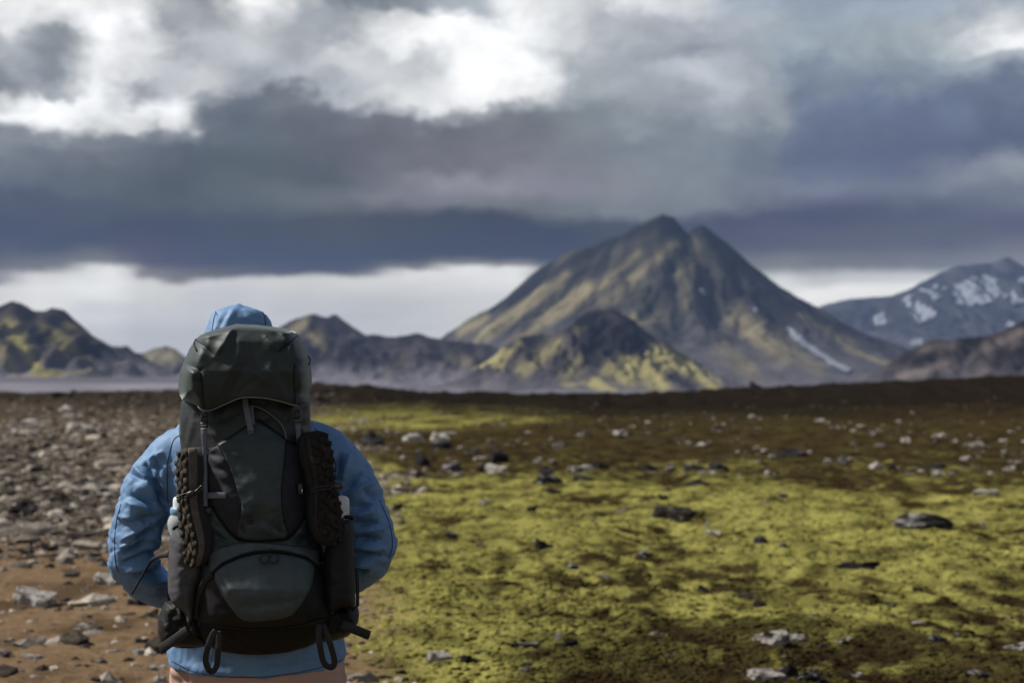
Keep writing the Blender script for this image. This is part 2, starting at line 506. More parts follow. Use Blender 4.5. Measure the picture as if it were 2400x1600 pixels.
def fabric(name, col, rough=0.6, var=0.18, wrinkle=0.0015, wscale=26.0, spec=0.4, weave=0.0, dust=None, sheen=0.0):
    m, n, b = new_mat(name)
    pos = n.node('ShaderNodeNewGeometry').outputs['Position']
    a = n.noise(pos, 38.0, 4, 0.6)
    fine = n.noise(pos, 420.0, 2, 0.6)
    lo = tuple(c * (1 - var) for c in col); hi_ = tuple(min(1, c * (1 + var)) for c in col)
    c = n.mix(n.rng(n.add(n.mul(a, 0.6), n.mul(fine, 0.4)), 0.35, 0.65), lo, hi_)
    if dust:
        dcol, amt = dust
        c = n.mix(n.mul(n.rng(n.noise(pos, 24.0, 6, 0.68), 0.52, 0.72), amt), c, dcol)
    n.put(b.inputs['Base Color'], c)
    n.put(b.inputs['Roughness'], n.rng(a, 0.2, 0.8, rough - 0.06, rough + 0.08))
    b.inputs['Specular IOR Level'].default_value = spec
    b.inputs['Sheen Weight'].default_value = sheen
    b.inputs['Sheen Roughness'].default_value = 0.35
    b.inputs['Sheen Tint'].default_value = (0.75, 0.88, 0.84, 1)
    h = n.add(n.mul(n.noise(pos, wscale, 3, 0.5, dist=0.6), 1.0), n.mul(fine, 0.10))
    if weave:
        X, Y, Z = n.sep(pos)
        wv_ = n.m('MAXIMUM', n.m('SINE', n.mul(X, 1400.0)), n.m('SINE', n.mul(Z, 1400.0)))
        h = n.add(h, n.mul(wv_, weave))
    bump(n, b, h, wrinkle, 1.0)
    return m


def plain(name, col, rough=0.5, metal=0.0, trans=0.0, spec=0.5):
    m, n, b = new_mat(name)
    pos = n.node('ShaderNodeNewGeometry').outputs['Position']
    a = n.noise(pos, 120.0, 3, 0.6)
    n.put(b.inputs['Base Color'], n.mix(n.rng(a, 0.3, 0.7), tuple(c * 0.85 for c in col), tuple(min(1, c * 1.12) for c in col)))
    n.put(b.inputs['Roughness'], n.rng(a, 0.2, 0.8, rough * 0.9, min(1, rough * 1.15)))
    b.inputs['Metallic'].default_value = metal
    b.inputs['Transmission Weight'].default_value = trans
    b.inputs['Specular IOR Level'].default_value = spec
    return m


def attr_mat(name, rough=0.95, scale=14.0, amt=0.35, bscale=30.0, bdist=0.01, detail=5, spec=0.0):
    m, n, b = new_mat(name)
    pos = n.node('ShaderNodeNewGeometry').outputs['Position']
    at = n.node('ShaderNodeAttribute', attribute_name='Col')
    a = n.noise(pos, scale, detail, 0.62)
    k = n.rng(a, 0.25, 0.75, 1 - amt, 1 + amt, smooth=False)
    n.put(b.inputs['Base Color'], n.mix(1.0, at.outputs['Color'], n.xyz(k, k, k), 'MULTIPLY'))
    b.inputs['Roughness'].default_value = rough
    b.inputs['Specular IOR Level'].default_value = spec
    if bdist:
        bump(n, b, n.noise(pos, bscale, 5, 0.65), bdist)
    return m


def rock_mat(name, dark, pale, cover=0.5, moss=None):
    m, n, b = new_mat(name)
    tc = n.node('ShaderNodeTexCoord').outputs['Object']
    inf = n.node('ShaderNodeObjectInfo').outputs['Random']
    vec = n.node('ShaderNodeVectorMath', operation='ADD'); n.put(vec.inputs[0], tc)
    n.put(vec.inputs[1], n.xyz(n.mul(inf, 31.0), n.mul(inf, 17.0), n.mul(inf, 7.0)))
    pos = vec.outputs[0]
    a = n.noise(pos, 2.6, 6, 0.65); f = n.noise(pos, 14.0, 4, 0.6)
    c = n.mix(n.rng(a, 0.62 - 0.3 * cover, 0.74 - 0.3 * cover), dark, pale)
    k = n.rng(f, 0.25, 0.75, 0.6, 1.35, smooth=False)
    c = n.mix(1.0, c, n.xyz(k, k, k), 'MULTIPLY')
    if moss:
        c = n.mix(n.mul(n.rng(n.noise(pos, 3.7, 4, 0.6), 0.55, 0.66), 0.8), c, moss)
    n.put(b.inputs['Base Color'], c)
    b.inputs['Roughness'].default_value = 0.92
    b.inputs['Specular IOR Level'].default_value = 0.15
    bump(n, b, n.add(n.noise(pos, 6.0, 6, 0.7), n.mul(f, 0.4)), 0.06)
    return m


# ------------------------------------------------------------------ the ground
CREST_Y = 190.0
crest_px = np.array([(-900, 935), (-300, 926), (0, 925), (420, 921), (640, 912), (720, 905), (800, 903), (870, 908), (940, 917), (1040, 924), (1200, 927), (1400, 925), (1600, 917), (1720, 912), (1850, 906), (2000, 899), (2200, 890), (2400, 882), (2800, 872), (3600, 862)], float)
crest_x = (crest_px[:, 0] - CX) / F * CREST_Y
crest_z = H - (crest_px[:, 1] - HY) / F * CREST_Y


def ground_base(x, y):
    """large shape of the plateau"""
    k = sstep(45, CREST_Y, y) * (1 - 0.0 * y)
    z = np.interp(x * (0.35 + 0.65 * sstep(0, CREST_Y, y)), crest_x, crest_z) * k
    z = z + 0.10 * fbm(x / 7.0, y / 9.0, oct=3) * sstep(5.5, 12, y) + 0.30 * fbm(x / 26.0 + 3, y / 34.0, oct=3) * sstep(20, 70, y)
    z = z - sstep(CREST_Y, CREST_Y + 130, y) * (9.0 + np.maximum(z, 0) * 0.8)
    return z


def path_edge(y):
    return -0.80 - (y - 7.84) * 0.150


def moss_field(x, y):
    """1 on the mossy heath, 0 on the stony track"""
    e = x - path_edge(y) + 0.05 * y * fbm(x / 3.0, y / 6.0, 4.0, oct=3)
    return sstep(-0.02 * y - 0.1, 0.05 * y + 0.15, e)


def green_field(x, y):
    """how green and lush the heath is"""
    px = CX + x / np.maximum(y, 1) * F
    t = 1 - sstep(19, 43, y + 6.0 * fbm(x / 9.0, y / 14.0, 2.0, oct=3) - 0.004 * (1200 - px))
    t2 = sstep(52, 74, y) * (1 - sstep(105, 140, y)) * sstep(1750, 950, px) * 0.95
    near = 1 - 0.50 * sstep(11.5, 9.0, y) * sstep(1000, 1700, px)
    return np.clip(np.maximum(t * near, t2) + 0.04 + 0.30 * fbm(x / 2.6, y / 5.0, 55.0, oct=3) * (0.3 + np.maximum(t, t2)), 0, 1)


Yr = np.concatenate([np.linspace(-40, 1.0, 18), np.linspace(1.6, 6.2, 30)[:-1], 6.2 * np.exp(np.arange(0, math.log(360 / 6.2), 0.0042))])
dense = np.linspace(-0.52, 0.52, 440)
sp = 0.52 + np.cumsum(0.004 * 1.17 ** np.arange(36))
T = np.concatenate([-sp[::-1], dense, sp])
Yg, Tg = np.meshgrid(Yr, T, indexing='ij')
Xg = Tg * np.maximum(Yg, 6.2)
zb = ground_base(Xg, Yg)
mf = moss_field(Xg, Yg)
gf = green_field(Xg, Yg)
lod = 1 - sstep(30, 90, Yg)
lump = fbm(Xg / 0.21, Yg / 0.24, 1.0, oct=3, gain=0.55)
lump2 = fbm(Xg / 0.75, Yg / 0.9, 6.0, oct=2)
lump3 = fbm(Xg / 2.4, Yg / 3.6, 9.0, oct=3)
dz_m = 0.026 * np.maximum(lump, -0.5) + 0.060 * lump2 + 0.09 * lump3
dz_s = 0.010 * fbm(Xg / 0.12, Yg / 0.14, 8.0, oct=3) + 0.022 * lump2
infr = sstep(0.9, 0.5, np.abs(Tg)) * sstep(3, 7, Yg)
zg = zb + (mf * dz_m + (1 - mf) * dz_s) * (0.25 + 0.75 * lod) * infr
zg = zg + 0.38 * sstep(70, 150, Yg) * (fbm(Xg / 2.0, Yg / 5.0, 2.0, oct=5, gain=0.65) + 0.9 * fbm(Xg / 9.0, Yg / 22.0, 3.0, oct=3)) * infr
zg -= 0.02 * np.exp(-((Xg + 0.62) ** 2 + (Yg - 3.7) ** 2) / 0.5)
# colour of what grows or lies there; the far brown also holds cloud shadow
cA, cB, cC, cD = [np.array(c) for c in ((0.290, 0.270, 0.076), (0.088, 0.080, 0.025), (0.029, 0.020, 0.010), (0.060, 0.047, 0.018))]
soil1, soil2, grit = [np.array(c) for c in ((0.200, 0.134, 0.080), (0.095, 0.064, 0.038), (0.100, 0.082, 0.064))]


def heath_colour(x, y, g_):
    q1 = sstep(-0.50, 0.50, 0.40 * fbm(x / 0.20, y / 0.26, 1.0, oct=2) + fbm(x / 0.6, y / 0.9, 12.0, oct=3) * 0.6 + (g_ - 0.80) * 0.9)
    q2 = sstep(-0.42, 0.38, fbm(x / 0.30, y / 0.5, 21.0, oct=4, gain=0.6) * 0.9 + 0.9 * fbm(x / 2.4, y / 3.6, 9.0, oct=3) + (g_ - 0.76) * 1.6)
    mossc = cB + (cA - cB) * q1[..., None]
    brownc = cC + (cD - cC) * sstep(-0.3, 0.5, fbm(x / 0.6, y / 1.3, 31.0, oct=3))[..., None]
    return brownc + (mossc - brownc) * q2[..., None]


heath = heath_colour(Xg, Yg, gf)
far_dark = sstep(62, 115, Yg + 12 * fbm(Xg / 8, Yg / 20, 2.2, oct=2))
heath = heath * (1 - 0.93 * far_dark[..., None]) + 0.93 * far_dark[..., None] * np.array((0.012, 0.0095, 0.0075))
s1 = sstep(-0.35, 0.35, fbm(Xg / 0.8, Yg / 1.2, 41.0, oct=4) + 0.2)
soilc = soil2 + (soil1 - soil2) * s1[..., None]
s2 = sstep(11.0, 20.0, Yg + 3 * fbm(Xg / 1.5, Yg / 3, 44.0, oct=3)) * 0.75
soilc = soilc * (1 - s2[..., None]) + grit * (0.75 + 0.5 * fbm(Xg / 0.3, Yg / 0.5, 47.0, oct=3))[..., None] * s2[..., None]
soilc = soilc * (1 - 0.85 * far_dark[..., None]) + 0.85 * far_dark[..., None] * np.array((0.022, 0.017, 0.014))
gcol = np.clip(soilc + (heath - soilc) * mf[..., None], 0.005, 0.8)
nr, nc = Yg.shape
ii = np.arange(nr * nc).reshape(nr, nc)
gfaces = np.stack([ii[:-1, :-1], ii[:-1, 1:], ii[1:, 1:], ii[1:, :-1]], -1).reshape(-1, 4)
M_ground = attr_mat('heath_and_soil', scale=16.0, amt=0.45, bscale=45.0, bdist=0.03)
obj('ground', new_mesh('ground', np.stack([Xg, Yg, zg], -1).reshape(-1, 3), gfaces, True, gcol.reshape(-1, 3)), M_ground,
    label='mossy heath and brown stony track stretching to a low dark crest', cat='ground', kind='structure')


def ground_z(x, y):
    x = np.asarray(x, float); y = np.asarray(y, float)
    r = np.clip(np.interp(y, Yr, np.arange(nr)), 0, nr - 1.001)
    c = np.clip(np.interp(x / np.maximum(y, 6.2), T, np.arange(nc)), 0, nc - 1.001)
    r0, c0 = r.astype(int), c.astype(int); fr_, fc = r - r0, c - c0
    return zg[r0, c0] * (1 - fr_) * (1 - fc) + zg[r0 + 1, c0] * fr_ * (1 - fc) + zg[r0, c0 + 1] * (1 - fr_) * fc + zg[r0 + 1, c0 + 1] * fr_ * fc


# ------------------------------------------------------------------ far plain of volcanic sand below the crest
fy = np.concatenate([np.linspace(280, 1200, 40), np.linspace(1260, 9000, 50)])
fx = np.linspace(-1.3, 1.3, 160)
FY, FX = np.meshgrid(fy, fx, indexing='ij')
XX = FX * (FY * 0.60 + 400)
def plain_z(x, y):
    return -11.0 + (15.0 + 20.0 * sstep(-120, -420, x * 2000 / y)) * sstep(350, 2300, y) + 60 * sstep(2200, 9000, y)


FZ = plain_z(XX, FY) + 3.0 * fbm(XX / 220, FY / 420, oct=3)
band = sstep(-0.2, 0.35, fbm(XX / 500, FY / 90, 3.0, oct=4))
fcol = (np.array((0.100, 0.096, 0.112)) + band[..., None] * np.array((0.10, 0.095, 0.104))) * (0.30 + 0.70 * sstep(420, 1300, FY + 250 * fbm(XX / 300, FY / 160, 7.0, oct=3)))[..., None]  # lilac-grey sand, paler far off to carry the low mist
n0, n1_ = FY.shape
jj = np.arange(n0 * n1_).reshape(n0, n1_)
M_sand = attr_mat('volcanic_sand', scale=0.02, amt=0.2, bdist=0.0)
obj('far_plain', new_mesh('far_plain', np.stack([XX, FY, FZ], -1).reshape(-1, 3), np.stack([jj[:-1, :-1], jj[:-1, 1:], jj[1:, 1:], jj[1:, :-1]], -1).reshape(-1, 4), True, fcol.reshape(-1, 3)), M_sand,
    label='pale grey volcanic sand plain at the foot of the mountains', cat='plain', kind='structure')

# ------------------------------------------------------------------ mountains
M_mount = attr_mat('mountain_slope', scale=0.012, amt=0.30, bscale=0.03, bdist=9.0, detail=7)
M_snow = plain('shade_toned_snow', (0.20, 0.22, 0.26), 0.7)  # snow colour greyed and blued for the shade it lies in
ROCK, DARK, SAND_MIST, MOSS, OCHRE = [np.array(c) for c in ((0.060, 0.055, 0.060), (0.022, 0.022, 0.028), (0.165, 0.155, 0.172), (0.300, 0.280, 0.090), (0.235, 0.200, 0.120))]


def mountain(name, label, prof, D, slope, front, back, nx, ny, seed, base=-30.0, gully=(90, 16, 0.0), crag=6.0, wob=0.02, streaks=(), moss=(0.35, MOSS), rock=(DARK, ROCK), sand=0.3, dark_top=0.0, conc=1.15, snow=()):
    """range whose skyline runs through the given points (in the photograph's 2352-wide view) at distance D"""
    prof = np.asarray(prof, float) / 0.98
    ridge = resample(prof, 6.0)
    yr = D * (1 + wob * fbm(ridge[:, 0] / 170.0, seed * 3.1, 0.5, oct=2))
    rp = W(ridge[:, 0], ridge[:, 1], yr)
    x0, x1 = rp[:, 0].min() - front * 0.35, rp[:, 0].max() + front * 0.35
    ys = np.concatenate([np.linspace(D - front, D * (1 + wob), int(ny * 0.8)), np.linspace(D * (1 + wob), D + back, ny - int(ny * 0.8) + 1)[1:]])
    X, Y = np.meshgrid(np.linspace(x0, x1, nx), ys)
    sh = X.shape
    wx = X + gully[0] * 0.35 * fbm(X / gully[0] / 2, Y / gully[0] / 2, seed, oct=3)
    wy = Y + gully[0] * 0.35 * fbm(X / gully[0] / 2, Y / gully[0] / 2, seed + 9.0, oct=3)
    h = np.full(sh, -1e9); dist = np.full(sh, 1e9)
    for (a, b, c) in rp:
        blend = np.clip(np.hypot(X - a, Y - b) / (gully[0] * 1.5), 0, 1)
        d = np.hypot(X + (wx - X) * blend - a, Y + (wy - Y) * blend - b)
        Hh = (c - base) * conc
        h = np.maximum(h, c - Hh * (1 - np.exp(-slope * d / Hh)))
        dist = np.minimum(dist, d)
    away = sstep(0, gully[0] * 1.2, dist)
    if gully[2] == 'fan':
        xs_ = (gully[3] / 0.98 - CX) / F * D
        gx = (X - xs_) / (gully[0] * (0.30 + 1.5 * np.clip((D * (1 + wob) - Y) / front, 0, 1))) + 0.35 * fbm(X / 200, Y / 200, seed + 1, oct=2)
    else:
        gx = (X + gully[2] * (Y - D)) / gully[0]
    rd = ridged(gx, Y / (gully[0] * 3.2), seed, oct=4)
    rel = np.clip((h - base) / (rp[:, 2].max() - base), 0, 1)
    h = h + away * gully[1] * (rd - 0.35) * sstep(0.12, 0.55, rel) + crag * (0.25 + away) * fbm(X / (gully[0] * 0.35), Y / (gully[0] * 0.35), seed + 2.0, oct=4) * sstep(0.15, 0.5, rel)
    h = np.maximum(h, base)
    co = np.stack([X, Y, h], -1).reshape(-1, 3)
    ppx, ppy = PX(co); ppx, ppy = (ppx * 0.98).reshape(sh), (ppy * 0.98).reshape(sh)
    gz_y, gz_x = np.gradient(h, ys, np.linspace(x0, x1, nx))
    steep = np.hypot(gz_x, gz_y)
    k = sstep(-0.4, 0.5, fbm(gx * 1.3, Y / (gully[0] * 2.4), seed + 4, oct=4))
    c = rock[0] + (rock[1] - rock[0]) * k[..., None]  # rock tones darkened in place of cloud shadow on the slopes
    pz_ = plain_z(X, Y)
    rel_s = np.clip((h - pz_) / (rp[:, 2].max() - pz_), 0, 1) + 0.10 * fbm(X / 120, Y / 70, seed + 13, oct=3)
    sd_ = sand * np.maximum(sstep(0.55, 0.12, rel) * sstep(-0.4, 0.2, fbm(X / 160, Y / 90, seed + 5, oct=3) + 0.2), sstep(0.42, 0.0, rel_s))
    c = c + (SAND_MIST - c) * sd_[..., None]  # pale sand at the foot, its colour doubling as low mist
    mm = sstep(0.10, 0.42, fbm(gx * 0.8 + 3, Y / (gully[0] * 2.0), seed + 6, oct=4) * 0.9 + moss[0] - 0.5)
    st = np.zeros(sh)
    for (ax, ay, bx, by, wd, am) in streaks:
        a = np.array([ax, ay], float); ab = np.array([bx - ax, by - ay], float)
        P = np.stack([ppx + 10 * fbm(X / 60, Y / 60, seed + 8, oct=3), ppy], -1)
        t = np.clip(((P - a) @ ab) / (ab @ ab), 0, 1)
        dd = np.hypot(P[..., 0] - a[0] - t * ab[0], P[..., 1] - a[1] - t * ab[1])
        st = np.maximum(st, am * np.exp(-(dd / wd) ** 2)) if am > 0 else st + am * np.exp(-(dd / wd) ** 2)
    st = np.clip(st, -1, 1)
    mm = np.clip(np.maximum(mm * (1 - np.clip(-st, 0, 1)), st * (0.78 + 0.3 * sstep(-0.35, 0.3, fbm(gx * 2, Y / gully[0], seed + 11, oct=3)))), 0, 1)
    mm *= 1 - dark_top * sstep(0.62, 0.86, rel + 0.12 * fbm(X / 90, Y / 90, seed, oct=3))
    c = c + (moss[1] - c) * mm[..., None]
    c = c + (rock[0] - c) * (0.85 * np.clip(-st, 0, 1))[..., None]
    a_, b_ = sh
    kk = np.arange(a_ * b_).reshape(sh)
    F_ = np.stack([kk[:-1, :-1], kk[:-1, 1:], kk[1:, 1:], kk[1:, :-1]], -1).reshape(-1, 4)
    o = obj(name, new_mesh(name, co, F_, True, c.reshape(-1, 3)), M_mount, label=label, cat='mountain' if 'mountain' in name else 'hill', kind='structure')
    nrm = np.stack([-gz_x, -gz_y, np.ones(sh)], -1); nrm /= np.linalg.norm(nrm, axis=-1)[..., None]
    vis = (dist > -1) & ((Y < D * (1 + wob)))
    for si, poly in enumerate(snow):
        poly = np.asarray(poly, float)
        jx = ppx + 5 * fbm(X / 40, Y / 40, seed + 3, oct=3)
        inside = np.zeros(sh, bool)
        n_ = len(poly); j = n_ - 1
        for i in range(n_):
            xi, yi = poly[i]; xj, yj = poly[j]
            cond = ((yi > ppy) != (yj > ppy)) & (jx < (xj - xi) * (ppy - yi) / (yj - yi + 1e-9) + xi)
            inside ^= cond; j = i
        inside &= vis
        if len(poly) > 4 and D > 5000:
            inside &= fbm(X / 75 + Y / 500, Y / 420, seed + 7, oct=5, gain=0.6) > -0.10
        fm = inside.reshape(-1)[F_].sum(1) >= 2
        if not fm.any():
            continue
        ff = F_[fm]; used, inv = np.unique(ff, return_inverse=True)
        vv = co[used] + nrm.reshape(-1, 3)[used] * (D * 0.0011)
        s_ = obj('snow_patch', new_mesh('snow_patch', vv, inv.reshape(-1, 4), True), M_snow, o)
    return o


BIG = [(985, 800), (1012, 775), (1060, 742), (1108, 713), (1130, 705), (1152, 690), (1190, 656), (1222, 628), (1250, 608), (1290, 585), (1330, 570), (1365, 562), (1385, 552), (1430, 535), (1470, 515), (1500, 498), (1520, 492), (1546, 496), (1562, 516), (1579, 535), (1594, 522), (1610, 512), (1630, 526), (1660, 548), (1690, 575), (1720, 602), (1750, 625), (1790, 655), (1830, 680), (1880, 705), (1930, 735), (1990, 765), (2050, 785), (2095, 802), (2150, 850)]
mountain('mountain', 'tall dark twin-peaked mountain streaked with pale moss, towering over the plain', BIG, 4000, 1.25, 900, 700, 430, 260, 1.0,
         gully=(190, 40, 'fan', 1575), crag=16, wob=0.012, moss=(0.26, np.array((0.215, 0.185, 0.110))), rock=(np.array((0.014, 0.015, 0.018)), np.array((0.060, 0.057, 0.046))), sand=0.5,
         streaks=[(1300, 632, 1110, 772, 13, 1.3), (1345, 660, 1178, 797, 15, 1.25), (1400, 640, 1262, 742, 11, 0.8), (1060, 762, 1112, 728, 12, 1.0), (1548, 562, 1390, 692, 13, 0.8), (1470, 578, 1330, 692, 8, 0.65), (1600, 560, 1570, 700, 18, 0.3),
                  (1700, 735, 1800, 812, 28, 0.9), (1655, 800, 1720, 852, 22, 0.55), (1850, 722, 1960, 792, 13, 0.35), (1790, 790, 1880, 850, 18, 0.5),
                  (1138, 704, 1362, 572, 13, -1.0), (1362, 578, 1520, 506, 15, -1.0), (1620, 528, 1762, 642, 16, -0.8), (1562, 592, 1482, 722, 11, -0.8), (1392, 592, 1300, 652, 8, -0.8), (1640, 645, 1622, 790, 7, -0.9), (1720, 682, 1792, 742, 9, -0.9), (1830, 690, 1960, 770, 10, -0.5)],
         snow=[[(1606, 667), (1617, 665), (1619, 678), (1607, 680)], [(1725, 708), (1735, 706), (1740, 718), (1730, 719)], [(1799, 749), (1810, 752), (1868, 801), (1915, 832), (1952, 850), (1946, 859), (1908, 841), (1862, 811), (1822, 779)]])
mountain('hill', 'craggy black-topped hill with bright yellow moss in front of the tall mountain', [(1080, 885), (1130, 830), (1152, 800), (1182, 776), (1230, 766), (1290, 760), (1312, 744), (1342, 719), (1370, 708), (1400, 706), (1422, 713), (1450, 731), (1482, 757), (1520, 790), (1560, 824), (1610, 856), (1665, 888)], 2600, 1.0, 420, 300, 240, 160, 2.0,
         gully=(60, 24, 0.25), crag=14, wob=0.015, moss=(0.40, np.array((0.275, 0.245, 0.110))), rock=(np.array((0.013, 0.012, 0.016)), np.array((0.055, 0.048, 0.048))), sand=0.45, dark_top=0.9,
         streaks=[(1440, 830, 1520, 880, 26, 1.2), (1500, 800, 1640, 885, 15, 1.2), (1400, 850, 1440, 870, 20, 1.0), (1280, 790, 1200, 850, 16, 0.6), (1330, 830, 1300, 870, 18, 0.5), (1420, 760, 1470, 800, 26, -0.8), (1380, 730, 1400, 790, 26, -1.0), (1545, 860, 1590, 890, 12, -0.9)])
mountain('hill', 'long low dark ridge with grey scree slopes, right behind the backpack', [(520, 880), (560, 840), (610, 785), (650, 746), (682, 728), (720, 717), (745, 726), (757, 727), (768, 719), (784, 731), (800, 750), (830, 767), (870, 768), (905, 773), (940, 765), (960, 761), (985, 770), (1012, 777), (1060, 783), (1112, 787), (1150, 800), (1185, 850), (1220, 892)], 2900, 0.8, 900, 300, 240, 170, 3.0,
         gully=(85, 18, -0.1), crag=9, wob=0.012, moss=(0.18, OCHRE), rock=(np.array((0.019, 0.018, 0.023)), np.array((0.062, 0.056, 0.060))), sand=1.0,
         streaks=[(672, 760, 700, 740, 12, 0.9), (720, 770, 740, 790, 14, 0.7), (1040, 820, 1090, 840, 15, 0.35), (930, 830, 890, 850, 12, 0.3)])
mountain('mountain', 'dark twin-humped mountain with yellow-green slopes, nearest the photo\'s left edge', [(-420, 800), (-300, 730), (-200, 752), (-120, 738), (-60, 722), (0, 701), (32, 689), (52, 694), (72, 714), (94, 714), (118, 705), (146, 711), (163, 728), (190, 752), (220, 776), (242, 788), (270, 795), (292, 794), (318, 816), (350, 836), (400, 862), (470, 895)], 2200, 0.9, 560, 300, 230, 170, 4.0,
         gully=(75, 28, -0.5), crag=11, wob=0.015, moss=(0.16, np.array((0.23, 0.205, 0.085))), rock=(np.array((0.015, 0.015, 0.020)), np.array((0.055, 0.049, 0.050))), sand=0.95,
         streaks=[(20, 745, 85, 850, 17, 1.1), (95, 740, 160, 800, 17, 0.8), (0, 800, 30, 850, 14, 0.6), (150, 790, 210, 830, 13, 0.5), (60, 720, 120, 740, 20, -0.8), (200, 800, 260, 850, 20, -0.6)],
         snow=[[(282, 868), (300, 870), (298, 882), (284, 880)]])
mountain('hill', 'small pale flat-topped knoll peeping out between the dark mountain and the backpack', [(270, 862), (310, 824), (330, 808), (352, 798), (380, 793), (398, 796), (408, 814), (425, 828), (450, 845), (520, 885)], 3100, 0.9, 380, 250, 110, 80, 5.0,
         gully=(60, 9, 0.1), crag=5, wob=0.01, moss=(0.30, np.array((0.23, 0.20, 0.13))), rock=(np.array((0.040, 0.037, 0.040)), np.array((0.09, 0.083, 0.078))), sand=0.4,
         streaks=[(345, 815, 400, 815, 17, 1.0)])
mountain('mountain', 'distant blue mountain patched with snow, beyond the tall mountain\'s shoulder', [(1700, 790), (1800, 735), (1890, 700), (1930, 689), (2000, 681), (2050, 678), (2090, 662), (2120, 645), (2152, 629), (2192, 611), (2240, 605), (2290, 601), (2304, 592), (2316, 588), (2330, 598), (2362, 618), (2420, 603), (2500, 640), (2600, 690), (2750, 760)], 8000, 0.75, 1700, 850, 420, 260, 6.0,
         gully=(220, 55, 0.2), crag=20, wob=0.012, base=-20, moss=(0.02, OCHRE), rock=(np.array((0.028, 0.029, 0.034)), np.array((0.065, 0.062, 0.066))), sand=0.1,
         snow=[[(2075, 690), (2130, 655), (2190, 660), (2230, 640), (2290, 628), (2330, 650), (2310, 690), (2250, 700), (2200, 705), (2185, 670), (2150, 690), (2170, 720), (2110, 745), (2095, 720)],
               [(2300, 665), (2352, 640), (2420, 650), (2400, 690), (2330, 700)], [(2310, 745), (2352, 735), (2400, 750), (2352, 762), (2325, 760)], [(2090, 783), (2118, 780), (2120, 795), (2098, 795)], [(2010, 730), (2030, 720), (2035, 745), (2015, 750)], [(2420, 640), (2480, 650), (2500, 690), (2440, 700)]])
mountain('hill', 'low dark stony hill rising out of the picture beneath the snowy mountain', [(1950, 885), (2000, 864), (2040, 849), (2066, 826), (2090, 800), (2120, 785), (2160, 777), (2220, 775), (2262, 768), (2300, 757), (2330, 748), (2360, 734), (2420, 716), (2500, 700), (2620, 690), (2760, 730), (2900, 800)], 1750, 0.8, 420, 260, 190, 130, 7.0,
         gully=(60, 22, 0.3), crag=14, wob=0.012, moss=(0.12, np.array((0.20, 0.165, 0.15))), rock=(np.array((0.012, 0.011, 0.013)), np.array((0.040, 0.036, 0.039))), sand=0.5,
         streaks=[(2060, 865, 2170, 840, 10, 0.6), (2270, 800, 2352, 765, 14, 0.5), (2120, 800, 2180, 790, 14, 0.4), (2230, 860, 2260, 850, 9, 0.5)])

# ------------------------------------------------------------------ the air
hz = bpy.data.materials.new('haze'); hz.use_nodes = True
hz.node_tree.nodes.clear()
hn = NT(hz.node_tree)
pv = hn.node('ShaderNodeVolumePrincipled')
pv.inputs['Color'].default_value = (0.28, 0.40, 0.70, 1)
pv.inputs['Density'].default_value = HAZE
pv.inputs['Anisotropy'].default_value = 0.2
ho = hn.node('ShaderNodeOutputMaterial')
hz.node_tree.links.new(pv.outputs[0], ho.inputs['Volume'])
hv, hf = box((0, 4450, 385), (17800, 9700, 830), 1.0)
obj('haze', new_mesh('haze', hv, hf, False), hz, label='thin blue air between here and the mountains', cat='haze', kind='stuff')

# ------------------------------------------------------------------ stones
import bmesh


def stone_mesh(seed, flat=0.6, lumpy=0.25, cuts=7, sub=3):
    bm = bmesh.new()
    bmesh.ops.create_icosphere(bm, subdivisions=sub, radius=1.0)
    v = np.array([p.co[:] for p in bm.verts]); f = np.array([[q.index for q in t.verts] for t in bm.faces])
    bm.free()
    r = np.random.default_rng(seed)
    for _ in range(cuts + 4):                                   # broken faces
        d = r.normal(size=3); d[2] = d[2] * 0.7 + 0.2; d /= np.linalg.norm(d)
        k = r.uniform(0.34, 0.75)
        t = v @ d
        v = v - np.where(t > k, (t - k) * 0.95, 0)[:, None] * d
    n = v / np.linalg.norm(v, axis=1)[:, None]
    v = v + n * (lumpy * fbm(v[:, 0] * 1.6 + seed, v[:, 1] * 1.6, v[:, 2] * 1.6, oct=4, gain=0.6))[:, None]
    v[:, 2] *= flat
    v[:, 2] = np.maximum(v[:, 2], -0.32 * flat)
    v[:, 0] /= np.ptp(v[:, 0]) ; v[:, 1] /= np.ptp(v[:, 1]) * 1.15
    v[:, 2] = (v[:, 2] - v[:, 2].min()) / np.ptp(v[:, 2]) - 0.18
    return v, f


PALE = rock_mat('lichen_pale_stone', (0.090, 0.080, 0.070), (0.52, 0.48, 0.43), 0.8)
GREY = rock_mat('grey_basalt', (0.050, 0.044, 0.040), (0.28, 0.25, 0.22), 0.45)
DARKR = rock_mat('black_lava', (0.022, 0.019, 0.020), (0.085, 0.074, 0.072), 0.3)
MIXED = rock_mat('half_lichened_lava', (0.028, 0.025, 0.026), (0.38, 0.355, 0.335), 0.45)
TONES = {'p': PALE, 'g': GREY, 'd': DARKR, 'm': MIXED}
SHAPES = {}
for t in TONES:
    for k in range(6):
        v_, f_ = stone_mesh(hash((t, k)) % 1000 if False else 40 * 'pgdm'.index(t) + k, 0.62, 0.22 if k < 4 else 0.42)
        me = new_mesh('stone', v_, f_, False)
        me.materials.append(TONES[t])
        SHAPES[t, k] = me


def depth_at(py, px):
    if py < HY + 4:
        return CREST_Y - 6
    Y = H * F / (py - HY - 1e-6) if py > HY + 8 else CREST_Y
    for _ in range(25):
        x = (px - CX) / F * Y
        z = float(ground_z(np.array(x), np.array(Y)))
        Yn = (H - z) * F / max(py - HY, 1.5)
        Y = min(0.6 * Y + 0.4 * Yn, CREST_Y)
    return Y


SPOTS = []


